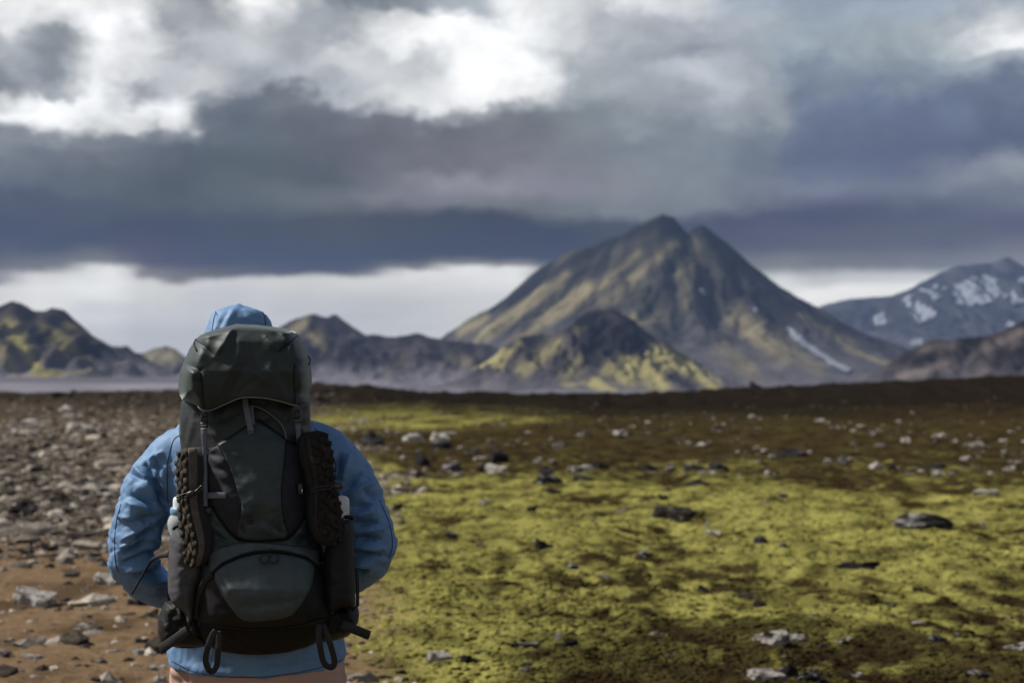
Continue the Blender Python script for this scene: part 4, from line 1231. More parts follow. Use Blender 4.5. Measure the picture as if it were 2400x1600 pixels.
part('wrinkled_panel', patch(SS, LOWER, 0.005, 3.4, 4, folds=[(490, 1225, 530, 1262, 5, 0.006), (495, 1245, 545, 1275, 5, -0.005), (487, 1262, 540, 1278, 5, 0.005), (700, 1250, 735, 1225, 5, 0.006), (690, 1268, 738, 1248, 5, -0.005), (680, 1278, 740, 1270, 5, 0.005)], noise=(0.003, 20), seed=7.0), M_green, pack)
FLAP = [(488, 1300), (500, 1289), (520, 1281), (550, 1273), (582, 1269), (640, 1271), (700, 1279), (745, 1287), (748, 1300), (750, 1326), (742, 1322), (717, 1304), (676, 1294), (640, 1290), (600, 1292), (566, 1300), (522, 1319), (505, 1334), (492, 1350), (489, 1325)]
fl = part('zip_flap', patch(SS, FLAP, 0.012, 3.2, 4, folds=[(530, 1275, 535, 1310, 4, -0.003), (600, 1276, 700, 1284, 5, 0.003)], noise=(0.0012, 50), seed=8.0, thick=0.014), M_greyp, pack)
LOWSACK = [(486, 1352), (500, 1340), (524, 1320), (567, 1301), (600, 1293), (640, 1291), (676, 1295), (716, 1304), (744, 1322), (760, 1340), (772, 1380), (777, 1425), (770, 1452), (740, 1466), (680, 1473), (600, 1478), (540, 1474), (480, 1466), (456, 1450), (457, 1410), (466, 1378)]
part('lower_sack', patch(SS, LOWSACK, 0.004, 4, 6, folds=[(745, 1400, 760, 1440, 8, 0.005), (490, 1400, 500, 1440, 9, 0.004)], noise=(0.0015, 60), seed=9.5), M_blackp, pack)
BOTTOM = [(500, 1346), (506, 1335), (524, 1322), (567, 1304), (600, 1296), (640, 1294), (676, 1298), (716, 1308), (734, 1320), (738, 1334), (733, 1362), (726, 1383), (708, 1414), (686, 1441), (668, 1448), (645, 1452), (615, 1455), (591, 1457), (569, 1453), (556, 1444), (544, 1429), (519, 1394), (504, 1363)]
bp = part('bottom_compartment', patch(SS, BOTTOM, 0.009, 3.2, 9, folds=[(515, 1335, 525, 1350, 6, -0.004), (550, 1312, 560, 1325, 6, -0.003), (560, 1400, 690, 1385, 14, 0.004), (570, 1420, 680, 1410, 9, -0.004), (600, 1435, 660, 1432, 8, 0.004), (690, 1330, 688, 1350, 5, 0.004), (640, 1365, 710, 1380, 16, -0.003)], noise=(0.0014, 70), seed=9.0, puff=0.016), M_greyp, pack)
part('zipper', sweep(on(SS, [(493, 1352), (505, 1336), (523, 1321), (566, 1302), (600, 1294), (640, 1292), (676, 1296), (717, 1306), (743, 1325)], 0.009, 4), px_m(2.6), 6), M_seam, bp)
for cx_ in (619.5, 642):
    t_ = np.linspace(0, 2 * np.pi, 18)
    c = on(SS, [(cx_, 1309), (cx_ + .1, 1309)], 0.034, 5, False)[0]
    pl = part('zip_pull', sweep(np.stack([c[0] + px_m(10.5) * np.cos(t_), np.full(18, c[1]) + 0.001, c[2] + px_m(10.5) * np.sin(t_)], -1), px_m(2.2), 7, cap=False), M_cord, bp)
for sd_, pts in ((-1, [(497, 1346), (480, 1362), (468, 1388), (461, 1420), (460, 1448)]), (1, [(752, 1316), (766, 1345), (777, 1382), (780, 1412), (776, 1440)])):
    part('compression_strap', ribbon(on(SS, pts, 0.012), px_m(13), 0.004), M_webk, pack)
BASE = [(462, 1470), (480, 1462), (520, 1468), (560, 1474), (600, 1476), (650, 1474), (700, 1468), (745, 1456), (772, 1452), (772, 1474), (750, 1498), (720, 1514), (676, 1526), (640, 1531), (597, 1533), (560, 1531), (519, 1525), (488, 1512), (466, 1492)]
part('base_panel', patch(SS, BASE, 0.004, 4, 4, noise=(0.003, 20), seed=10.0), M_base, pack)
part('base_seam', sweep(on(SS, [(470, 1462), (520, 1466), (580, 1473), (650, 1471), (710, 1462), (765, 1446)], 0.006), px_m(1.8), 6), M_seam, pack)

# straps and buckles on the front
def buckle(px0, px1, py0, py1, Y, parent):
    cx_, w_ = (px0 + px1) / 2, px1 - px0
    at = lambda a, b: W(a, b, Y)
    hh = py1 - py0
    ps = [box(at(cx_, py0 + hh * .14), (px_m(w_ * .82), 0.006, px_m(hh * .24))), box(at(cx_ - w_ * .30, py0 + hh * .42), (px_m(w_ * .2), 0.006, px_m(hh * .4))), box(at(cx_ + w_ * .30, py0 + hh * .42), (px_m(w_ * .2), 0.006, px_m(hh * .4))), box(at(cx_, py0 + hh * .42), (px_m(w_ * .16), 0.005, px_m(hh * .36)))]
    o = part('buckle', join(ps), M_buckle, parent)
    part('buckle_housing', box(at(cx_, py0 + hh * .80), (px_m(w_), 0.009, px_m(hh * .36)), 0.002), M_buckle, o)
    part('buckle_bar', box(at(cx_, py0 + hh * .86) - np.array((0, 0.004, 0)), (px_m(w_ * .75), 0.004, px_m(hh * .10)), 0.001), M_web, o)


st = part('lid_strap', ribbon(on(lambda a, b: SS(a, b) - 0.012, [(480, 957), (480, 972)], 0.018), px_m(14), 0.003), M_web, pack)
buckle(469, 488, 966, 1003, 3.352, st)
st2 = part('compression_strap', ribbon(on(SS, [(478, 1002), (479, 1030), (480, 1080), (481, 1130), (482, 1186)], 0.013), [px_m(q) for q in np.interp(np.linspace(0, 1, 38), [0, .12, .25, 1], [15, 14, 11, 10])][:len(on(SS, [(478, 1002), (479, 1030), (480, 1080), (481, 1130), (482, 1186)], 0.013))], 0.003), M_web, pack)
part('strap_slider', box(W(489, 1196, 3.355), (px_m(14), 0.006, px_m(15)), 0.002), M_buckle, st2)
st = part('lid_strap', ribbon(on(SS, [(694, 946), (695, 962)], 0.026), px_m(12), 0.003), M_web, pack)
buckle(689, 706, 958, 991, 3.385, st)
part('compression_strap', ribbon(on(SS, [(697, 990), (699, 1010), (702, 1050), (705, 1080)], 0.013), px_m(12), 0.003), M_web, pack)
part('ladder_strap', ribbon(on(SS, [(574, 930), (577, 955), (583, 985), (590, 1016)], 0.022), px_m(14), 0.003), M_web, pack)
part('ladder_strap', ribbon(on(SS, [(586, 950), (590, 985), (596, 1027)], 0.014), px_m(14), 0.003), M_web, pack)
part('ladder_stitching', box(W(589, 1011, 3.336), (px_m(13), 0.002, px_m(2)), 0.0005), M_seam, pack)
part('shock_cord', sweep(on(SS, [(587, 950), (608, 955), (629, 967), (648, 982), (661, 997), (668, 1012), (671, 1028)], 0.014), px_m(1.8), 6), M_web, pack)
part('shock_cord', sweep(on(SS, [(590, 958), (612, 960), (634, 974), (652, 990), (664, 1008), (669, 1028)], 0.012), px_m(1.5), 6), M_webk, pack)
tab = part('gear_loop', ribbon(on(lambda a, b: SS(a, b) - 0.012, [(486, 1161), (506, 1160), (530, 1160)], 0.012), px_m(14), 0.003), M_web, pack)
part('loop_stitching', box(W(524, 1160, 3.328), (px_m(2), 0.003, px_m(13)), 0.0005), M_webk, tab)
bk = part('side_buckle', box(W(704, 1145, 3.350), (px_m(11), 0.010, px_m(27)), 0.002), M_buckle, pack)
part('buckle_glint', box(W(708, 1150, 3.343), (px_m(3), 0.004, px_m(10)), 0.001), plain('glint_metal', (0.5, 0.5, 0.5), 0.3, 1.0), bk)  # bright metal chip added to stand for the buckle's highlight

# axe loops hanging below the pack
for pts in ([(506, 1476), (496, 1490), (486, 1520), (482, 1550), (494, 1573), (507, 1560), (511, 1525), (513, 1490), (512, 1478)], [(748, 1462), (747, 1490), (752, 1525), (760, 1553), (776, 1563), (784, 1550), (776, 1515), (764, 1482), (757, 1464)]):
    p = spline(pts, 3.0)
    y = np.interp(np.linspace(0, 1, len(p)), [0, .2, .5, .8, 1], [3.345, 3.34, 3.36, 3.345, 3.35])
    part('axe_loop', ribbon(W(p[:, 0], p[:, 1], y), px_m(14), 0.0022), M_webk, pack)

# side pockets
LP = [(409, 1236), (440, 1238), (470, 1262), (482, 1300), (486, 1345), (470, 1380), (462, 1420), (456, 1452), (440, 1470), (432, 1440), (418, 1425), (402, 1410), (394, 1388), (393, 1350), (394, 1309), (396, 1262)]
lp = Pad(LP, [(None, 32.0)], 3.47, 3.375, 3.53, folds=[(405, 1390, 440, 1460, 8, 0.008), (432, 1430, 445, 1465, 5, -0.008), (400, 1300, 400, 1380, 10, 0.004), (440, 1350, 470, 1380, 12, -0.006)], noise=(0.004, 30), seed=11.0)
M_pock = fabric('stretch_pocket', (0.055, 0.055, 0.062), 0.75, 0.15, 0.0010, 22.0, 0.25, 0.0)
po = part('side_pocket', lp.mesh(3.6), M_pock, pack)
part('pocket_rim', sweep(W(*spline([(406, 1240), (412, 1233), (424, 1231), (438, 1236)], 3).T, 3.44), px_m(4), 8), M_blackp, po)
RP = [(797, 1213), (826, 1215), (829, 1240), (831, 1300), (832, 1360), (833, 1416), (826, 1424), (800, 1424), (780, 1436), (760, 1430), (752, 1400), (752, 1320), (762, 1260)]
rp_ = Pad(RP, [(None, 30.0)], 3.47, 3.385, 3.53, folds=[(815, 1240, 818, 1400, 8, 0.003)], noise=(0.003, 30), seed=12.0)
po2 = part('side_pocket', rp_.mesh(3.6), fabric('stretch_pocket_black', (0.013, 0.013, 0.015), 0.7, 0.15, 0.0010, 22.0, 0.25, 0.0), pack)
part('pocket_rim', sweep(W(*spline([(788, 1212), (800, 1211), (815, 1211), (828, 1214)], 3).T, 3.435), px_m(5), 8), M_blackp, po2)
# hip belt
LH = [(387, 1409), (376, 1432), (369, 1455), (369, 1480), (375, 1500), (390, 1511), (420, 1518), (455, 1518), (490, 1512), (478, 1470), (462, 1430), (440, 1410), (410, 1404)]
lh = Pad(LH, [(None, 28.0)], 3.53, 3.445, 3.60, folds=[(395, 1425, 410, 1490, 6, -0.008), (420, 1430, 430, 1490, 6, 0.008), (440, 1440, 400, 1505, 6, -0.006), (380, 1450, 390, 1495, 6, 0.006)], noise=(0.005, 22), seed=13.0)
hb = part('hip_belt', lh.mesh(3.6), M_blackp, pack)
RH = [(760, 1420), (800, 1416), (838, 1421), (842, 1440), (839, 1458), (828, 1478), (815, 1490), (790, 1499), (750, 1506), (740, 1470)]
rh = Pad(RH, [(None, 28.0)], 3.53, 3.450, 3.60, folds=[(810, 1425, 828, 1470, 6, 0.008), (795, 1430, 805, 1480, 6, -0.006)], noise=(0.005, 22), seed=14.0)
hb2 = part('hip_belt', rh.mesh(3.6), M_blackp, pack)
part('belt_pocket_flap', patch(rh.S, [(806, 1424), (818, 1424), (840, 1450), (838, 1462), (828, 1462)], 0.008, 4, 3), M_stretch, hb2)
part('knit_gusset', patch(lh.S, [(440, 1465), (452, 1453), (470, 1452), (484, 1460), (488, 1485), (460, 1490), (444, 1480)], 0.010, 4, 4), M_stretch, hb)
part('belt_tail', ribbon(W(np.linspace(440, 375, 12), np.linspace(1476, 1522, 12), np.interp(np.linspace(0, 1, 12), [0, .5, 1], [3.40, 3.41, 3.44])), px_m(23), 0.003, (0.1, -1, 0.3)), M_webk, hb)
part('belt_tail', ribbon(W(np.linspace(800, 866, 12), np.linspace(1462, 1488, 12), np.interp(np.linspace(0, 1, 12), [0, .5, 1], [3.41, 3.42, 3.45])), px_m(22), 0.003, (-0.1, -1, 0.3)), M_webk, hb2)
part('side_strap', ribbon(W(*spline([(836, 1330), (838, 1370), (838, 1420)], 5).T, 3.50), px_m(9), 0.003, (0.6, -0.8, 0)), M_webk, pack)
p = spline([(396, 1298), (378, 1301), (361, 1309), (348, 1323), (338, 1341), (328, 1358), (318, 1376), (309, 1391)], 3)
part('loose_strap', ribbon(W(p[:, 0], p[:, 1], np.interp(p[:, 0], [308, 396], [3.52, 3.46])), [px_m(q) for q in np.interp(p[:, 0], [308, 335, 365, 396], [5, 5, 9, 17])], 0.003, np.stack([np.interp(p[:, 0], [308, 350, 396], [0.75, 0.6, 0.0]), np.full(len(p), -1.0), np.interp(p[:, 0], [308, 350, 396], [0.2, 0.5, 0.2])], -1)), M_webk, pack)
# harness round the body
ang = np.linspace(R(200), R(-20), 40)
part('hip_belt_front', ribbon(np.stack([-0.68 + 0.215 * np.cos(ang), 3.74 + 0.175 * np.sin(ang), np.full(40, 1.045) - 0.03 * np.sin(ang)], -1), 0.09, 0.014, np.stack([np.cos(ang), np.sin(ang), 0 * ang], -1)), M_blackp, pack)
part('belt_buckle', box((-0.68, 3.928, 1.015), (0.075, 0.014, 0.05), 0.004), M_buckle, pack)
for s in (-1, 1):
    xs = -0.69 + s * np.array([0.060, 0.066, 0.076, 0.09, 0.10, 0.115, 0.14, 0.17])
    q = spline(np.stack([xs, [3.60, 3.62, 3.70, 3.80, 3.875, 3.885, 3.86, 3.70], [1.40, 1.50, 1.562, 1.54, 1.46, 1.35, 1.22, 1.12]], -1), 0.012)
    tn = np.gradient(q, axis=0)
    nn = np.stack([0 * q[:, 0], tn[:, 2], -tn[:, 1]], -1); nn = -nn * np.sign((q[:, 1] - 3.72) * nn[:, 1] + (q[:, 2] - 1.38) * nn[:, 2])[:, None] * -1
    part('shoulder_strap', ribbon(q, 0.062, 0.016, nn), M_blackp, pack)

# ------------------------------------------------------------------ the hiker
BLUE = (0.118, 0.220, 0.385)
M_jacket = fabric('blue_softshell', BLUE, 0.62, 0.05, 0.0025, 16.0, 0.35, 0.0)
M_trouser = fabric('dusty_pink_trousers', (0.42, 0.275, 0.225), 0.8, 0.06, 0.003, 18.0, 0.2, 0.0)
M_jseam = fabric('jacket_seam', (0.012, 0.035, 0.085), 0.7, 0.1, 0.001, 60.0, 0.2)
M_skin = plain('skin', (0.50, 0.32, 0.24), 0.5)
M_boot = fabric('boot_leather', (0.05, 0.038, 0.03), 0.6, 0.2, 0.002, 40.0)
XB = -0.68


def loft(levels, Yc, n=40, back_scale=1.0):
    """rings from (py, left px, right px, half depth)"""
    th = np.linspace(0, 2 * np.pi, n, endpoint=False)
    vs = []
    for py, l, r, dpt in levels:
        c, hw = (l + r) / 2, (r - l) / 2
        P = W(c, py, Yc)
        hw = hw / F * Yc
        vs.append(np.stack([P[0] + hw * np.sign(np.cos(th)) * np.abs(np.cos(th)) ** 0.85, Yc + dpt * np.sign(np.sin(th)) * np.abs(np.sin(th)) ** 0.85, np.full(n, P[2])], -1))
    v = np.vstack(vs); k = np.arange(n); m_ = len(levels)
    f = np.vstack([np.stack([i * n + k, i * n + (k + 1) % n, (i + 1) * n + (k + 1) % n, (i + 1) * n + k], -1)[:, ::-1] for i in range(m_ - 1)])
    v = np.vstack([v, vs[0].mean(0), vs[-1].mean(0)])
    a, b = m_ * n, m_ * n + 1
    return v, [f, np.vstack([np.stack([np.full(n, a), (k + 1) % n, k], -1)[:, ::-1], np.stack([np.full(n, b), (m_ - 1) * n + k, (m_ - 1) * n + (k + 1) % n], -1)[:, ::-1]])]


ARM_L = [(480, 1060, 3.745, .055), (440, 1058, 3.745, .073), (412, 1082, 3.74, .076), (376, 1122, 3.73, .076), (347, 1168, 3.715, .072), (328, 1220, 3.70, .066), (309, 1300, 3.705, .063), (330, 1345, 3.755, .056), (368, 1374, 3.84, .051), (412, 1384, 3.93, .046), (448, 1398, 4.00, .041)]
ARM_R = [(660, 1050, 3.745, .050), (715, 1044, 3.745, .070), (755, 1066, 3.74, .076), (800, 1114, 3.73, .076), (836, 1176, 3.715, .071), (862, 1236, 3.70, .066), (868, 1288, 3.705, .063), (842, 1328, 3.755, .057), (802, 1354, 3.84, .051), (762, 1380, 3.93, .046), (728, 1396, 4.00, .041)]


def arm_path(A, step=0.012):
    A = np.array(A); q = W(A[:, 0], A[:, 1], A[:, 2])
    s = spline(np.concatenate([q, A[:, 3:4]], 1), step)
    return s[:, :3], s[:, 3]


def limb(A, grow=0.0, seg=20):
    p, r = arm_path(A)
    return sweep(p, np.maximum(r + grow, 0.022), seg)


person = empty('person', (XB, 3.74, 0.0), label='hiker seen from behind in a blue hooded jacket and dusty pink trousers, arms bent', cat='person')
hand = []
finger_pts = []
for A, s in ((ARM_L, 1), (ARM_R, -1)):
    p, r = arm_path(A)
    e = p[-1]; d = p[-1] - p[-4]; d /= np.linalg.norm(d)
    side = np.array([s * 0.9, 0.25, 0.0]); side -= d * (side @ d); side /= np.linalg.norm(side)
    up = np.array([0, 0, 1.0])
    hand.append(sweep(np.array([e - d * .02, e + d * .03, e + d * .07, e + d * .10]), [.026, .030, .036, .034], 12, 0.55))
    for k in range(4):                                        # curled round the hip-belt strap
        o_ = e + d * (0.095 + 0.004 * (k in (1, 2))) + up * (0.030 - 0.020 * k)
        L = (.036, .041, .038, .030)[k]
        hand.append(sweep(np.array([o_ - d * .02, o_ + d * L, o_ + d * (L + .012) + side * L * .7 - np.array([0, 0.02, 0]), o_ + d * (L - .008) + side * L * .9 - np.array([0, 0.045, 0])]), [.0092, .0086, .008, .007], 8))
    o_ = e + d * .045 + up * .03
    hand.append(sweep(np.array([o_, o_ + d * .03 + up * .022, o_ + d * .055 + up * .022 + side * .02, o_ + d * .072 + up * .012 + side * .028]), [.0125, .011, .0095, .008], 8))
head_levels = [(738, 545, 575, .030), (750, 520, 600, .075), (775, 504, 616, .095), (810, 500, 620, .103), (850, 503, 617, .100), (885, 512, 608, .090), (915, 528, 592, .07), (935, 530, 590, .058), (975, 522, 598, .062), (1000, 500, 620, .07)]
body_parts = [loft(head_levels, 3.80), loft([(985, 470, 640, .06), (1020, 400, 770, .09), (1100, 415, 755, .105), (1200, 425, 748, .10), (1350, 440, 750, .10), (1450, 430, 770, .11), (1560, 425, 785, .115), (1650, 430, 785, .10)], 3.75)]
body_parts += [limb(ARM_L, -0.032, 14), limb(ARM_R, -0.032, 14)]
nose = W(560, 840, 3.91)
body_parts.append(sweep(np.array([nose + (0, -.02, .03), nose + (0, .012, .0), nose + (0, -.01, -.02)]), [.010, .016, .012], 8))
for s in (-1, 1):
    body_parts.append(sweep(np.array([(XB + s * .100, 3.75, .92), (XB + s * .105, 3.755, .70), (XB + s * .11, 3.77, .50), (XB + s * .115, 3.74, .30), (XB + s * .12, 3.73, .08)]), [.085, .078, .055, .052, .038], 14))
    body_parts.append(sweep(np.array([(XB + s * .12, 3.70, .05), (XB + s * .125, 3.80, .045), (XB + s * .13, 3.90, .035)]), [.036, .036, .028], 10))
body = part('body', remesh(body_parts + hand, 0.0055, 2), M_skin, person)

# jacket
torso = [(955, 505, 625, .055), (968, 470, 662, .075), (985, 430, 712, .095), (1010, 404, 758, .112), (1045, 390, 780, .122), (1100, 388, 780, .128), (1200, 400, 772, .128), (1320, 408, 776, .126), (1420, 404, 790, .132), (1490, 398, 804, .142), (1525, 396, 806, .150), (1541, 397, 806, .152)]
jm = remesh([loft(torso, 3.745, 48), limb(ARM_L), limb(ARM_R)], 0.0036, 22)
co, no = get_co(jm), get_no(jm)
px, py = PX(co)
FOLD_L = [(339, 1087, 393, 1177, 7, -0.012), (322, 1098, 372, 1160, 8, 0.008), (308, 1112, 342, 1126, 7, -0.007), (352, 1075, 378, 1062, 8, 0.006), (366, 1068, 372, 1110, 7, -0.006), (312, 1160, 358, 1178, 8, -0.009), (302, 1178, 350, 1198, 9, 0.008), (368, 1152, 392, 1190, 7, -0.009),
          (308, 1272, 368, 1243, 8, -0.011), (290, 1262, 350, 1232, 8, 0.007), (288, 1296, 368, 1270, 7, -0.010), (284, 1282, 340, 1260, 7, 0.008), (290, 1318, 378, 1292, 7, -0.010), (300, 1335, 372, 1312, 8, 0.008), (318, 1345, 380, 1335, 7, -0.008), (280, 1210, 330, 1222, 9, 0.006), (330, 1365, 384, 1362, 7, 0.007), (300, 1225, 372, 1208, 8, -0.007)]
FOLD_R = [(786, 1115, 800, 1065, 7, -0.010), (805, 1115, 815, 1070, 8, 0.008), (800, 1155, 845, 1110, 7, -0.008), (815, 1165, 870, 1130, 8, 0.007), (822, 1190, 868, 1180, 7, -0.009), (826, 1210, 880, 1200, 8, 0.008), (826, 1228, 880, 1222, 7, -0.010), (828, 1247, 895, 1240, 7, 0.008), (828, 1262, 890, 1262, 7, -0.011), (830, 1282, 900, 1285, 7, 0.008), (832, 1300, 890, 1302, 6, -0.010), (830, 1320, 870, 1318, 6, 0.007), (832, 1340, 858, 1335, 6, -0.007), (850, 1150, 890, 1165, 9, -0.006)]
FOLD_T = [(420, 1545, 560, 1560, 6, 0.004), (650, 1550, 790, 1530, 6, 0.004), (480, 1530, 600, 1548, 8, -0.004), (620, 1540, 740, 1528, 8, -0.003), (740, 985, 765, 1020, 8, -0.005), (410, 1000, 430, 1030, 8, -0.005)]
dsp = folds_px(px, py, [(a, b, c, d, e * 0.9, f_ * (2.7 if f_ < 0 else 2.2)) for a, b, c, d, e, f_ in FOLD_L + FOLD_R] + FOLD_T, 1.35)
fac = np.minimum(1, sstep(0.3, -0.2, no[:, 1]) + 0.35)
dsp = dsp * fac + 0.0055 * fbm(co[:, 0] / 0.055, co[:, 1] / 0.055, co[:, 2] / 0.045, oct=3) * sstep(1.47, 1.40, co[:, 2])
dsp += 0.007 * ridged(co[:, 0] / 0.10 + co[:, 2] / 0.2, co[:, 1] / 0.12, co[:, 2] / 0.06, oct=2) * sstep(0.18, 0.24, np.abs(co[:, 0] - XB)) * 0.8
arm_ = sstep(0.19, 0.25, np.abs(co[:, 0] - XB))
cr = fbm(co[:, 0] / 0.22 + co[:, 2] * 4.0 * np.sign(co[:, 0] - XB), co[:, 1] / 0.20, co[:, 2] / 0.075, oct=2)
cr2 = fbm(co[:, 0] / 0.11 - co[:, 2] * 5.0, co[:, 1] / 0.11, co[:, 2] / 0.085 + 7.0, oct=2)
elb = 0.35 + 0.65 * np.exp(-((co[:, 2] - 1.24) / 0.09) ** 2)
dsp += -arm_ * elb * (0.0062 * np.exp(-(cr / 0.16) ** 2) + 0.0020 * np.exp(-(cr2 / 0.10) ** 2))
co = co + no * dsp[:, None]
# the hem hangs lower at the back
hem = sstep(0.99, 0.90, co[:, 2])
co[:, 2] -= hem * 0.022 * np.clip(-(co[:, 1] - 3.745) / 0.15, -0.3, 1)
# cut the jacket open at the bottom by tucking the floor of it up inside
set_co(jm, co)
jk = part('jacket', jm, M_jacket, person)
bvh = BVHTree.FromPolygons([Vector(q) for q in co], [list(p_.vertices) for p_ in jm.polygons])


def drape(pts, off, step=4.0):
    """a line on the jacket seen along the given pixels"""
    out = []
    for a, b in spline(pts, step):
        d = Vector(((a - CX) / F, 1.0, -(b - HY) / F)).normalized()
        hit = bvh.ray_cast(Vector((0, 0, H)), d, 20)
        if hit[0] is not None:
            out.append(np.array(hit[0] + hit[1] * off * (1 if hit[1].y < 0 else -1)))
    return np.array(out)


for pts in ([(424, 1018), (408, 1030), (398, 1058), (392, 1094), (392, 1140), (394, 1180)], [(738, 1003), (752, 1020), (768, 1044), (782, 1073), (787, 1096), (784, 1120)], [(284, 1180), (273, 1222), (269, 1270), (271, 1318), (278, 1340)], [(889, 1172), (907, 1212), (917, 1246), (919, 1282), (912, 1308)], [(402, 1548), (456, 1573), (520, 1584), (600, 1586), (680, 1578), (752, 1563), (802, 1545)]):
    q = drape(pts, 0.0006)
    if len(q) > 3:
        part('seam', sweep(q, 0.0010, 6), M_jseam, jk)

# hood
hood_levels = [(716, 545, 574, .020), (721, 527, 592, .050), (731, 506, 616, .085), (750, 494, 632, .108), (768, 487, 638, .118), (790, 482, 641, .124), (830, 478, 643, .126), (880, 480, 640, .120), (930, 484, 636, .105), (965, 480, 644, .09)]
hm = remesh([loft(hood_levels, 3.79, 44)], 0.0055, 3)
co, no = get_co(hm), get_no(hm)
px, py = PX(co)
hf_ = folds_px(px, py, [(560, 716, 520, 765, 7, 0.007), (535, 735, 508, 775, 6, -0.008), (506, 733, 500, 765, 4, -0.006), (575, 730, 600, 752, 7, 0.006), (600, 752, 622, 765, 5, 0.006), (590, 745, 560, 765, 8, -0.005), (620, 735, 622, 765, 3, -0.005), (545, 735, 530, 766, 6, 0.004)])
co = co + no * (hf_ + 0.003 * fbm(co[:, 0] / 0.05, co[:, 1] / 0.05, co[:, 2] / 0.04, oct=3))[:, None]
set_co(hm, co)
hd = part('hood', hm, M_jacket, jk)
bvh = BVHTree.FromPolygons([Vector(q) for q in co], [list(p_.vertices) for p_ in hm.polygons])
for pts in ([(506, 733), (501, 748), (497, 775)], [(617, 733), (621, 748), (622, 768)], [(500, 727), (506, 732), (510, 738)]):
    q = drape(pts, 0.0004, 3)
    if len(q) > 3:
        part('seam', sweep(q, 0.0011, 6), M_jseam, hd)

# trousers and boots
tr = [loft([(1500, 412, 796, .120), (1560, 405, 806, .138), (1600, 402, 812, .142), (1650, 402, 812, .135), (1700, 410, 806, .12)], 3.745, 44)]
for s in (-1, 1):
    tr.append(sweep(np.array([(XB + s * .10, 3.745, .86), (XB + s * .108, 3.75, .70), (XB + s * .112, 3.765, .50), (XB + s * .116, 3.745, .30), (XB + s * .12, 3.735, .09)]), [.118, .105, .085, .080, .068], 20))
tm = remesh(tr, 0.008, 6)
co, no = get_co(tm), get_no(tm)
px, py = PX(co)
co = co + no * (folds_px(px, py, [(404, 1562, 425, 1590, 7, 0.010), (415, 1558, 440, 1600, 6, -0.008), (445, 1580, 440, 1605, 6, 0.006), (770, 1598, 800, 1575, 5, -0.006), (780, 1605, 812, 1585, 5, 0.005)]) + 0.006 * fbm(co[:, 0] / .09, co[:, 1] / .09, co[:, 2] / .06, oct=3))[:, None]
set_co(tm, co)
part('trousers', tm, M_trouser, person)
for s in (-1, 1):
    bx = XB + s * .12
    gz = float(ground_z(np.array(bx), np.array(3.78)))
    b = part('boot', remesh([sweep(np.array([(bx, 3.72, .20), (bx, 3.722, .12), (bx, 3.735, .06)]), [.056, .054, .050], 16), sweep(np.array([(bx, 3.69, .055), (bx, 3.76, .06), (bx, 3.86, .05), (bx, 3.93, .042)]), [.042, .050, .048, .032], 16)], 0.007, 3), M_boot, person)
    part('boot_sole', box((bx, 3.80, gz + 0.014), (.098, .30, .028), .012), M_webk, b)

# ------------------------------------------------------------------ trail shoes strapped to the pack
M_mid = fabric('shoe_midsole', (0.085, 0.074, 0.062), 0.7, 0.3, 0.002, 50.0, 0.3, 0.0, dust=((0.16, 0.125, 0.085), 0.5))
M_out = fabric('shoe_outsole', (0.018, 0.014, 0.011), 0.8, 0.4, 0.003, 60.0, 0.25, 0.0, dust=((0.10, 0.07, 0.04), 0.4))
M_lug = fabric('shoe_lug', (0.030, 0.024, 0.018), 0.8, 0.5, 0.002, 70.0, 0.25, 0.0, dust=((0.22, 0.16, 0.09), 0.6))
M_mid2 = fabric('shoe_midsole_dark', (0.018, 0.017, 0.018), 0.65, 0.3, 0.002, 50.0, 0.3, 0.0, dust=((0.09, 0.065, 0.045), 0.4))
M_lug2 = fabric('shoe_lug_dark', (0.011, 0.009, 0.008), 0.75, 0.5, 0.002, 70.0, 0.25, 0.0, dust=((0.12, 0.08, 0.045), 0.3))
M_upper = fabric('shoe_upper', (0.010, 0.010, 0.011), 0.75, 0.2, 0.002, 60.0)
M_teal = fabric('shoe_teal_mesh', (0.035, 0.090, 0.105), 0.7, 0.5, 0.002, 220.0)
lug_me = {}
for key, mt in (('a', M_lug), ('b', M_lug2)):
    v_, f_ = box((0, 0, 0), (0.031, 0.0115, 0.0055), 0.0022)
    lug_me[key] = new_mesh('lug', v_, f_, True); lug_me[key].materials.append(mt)


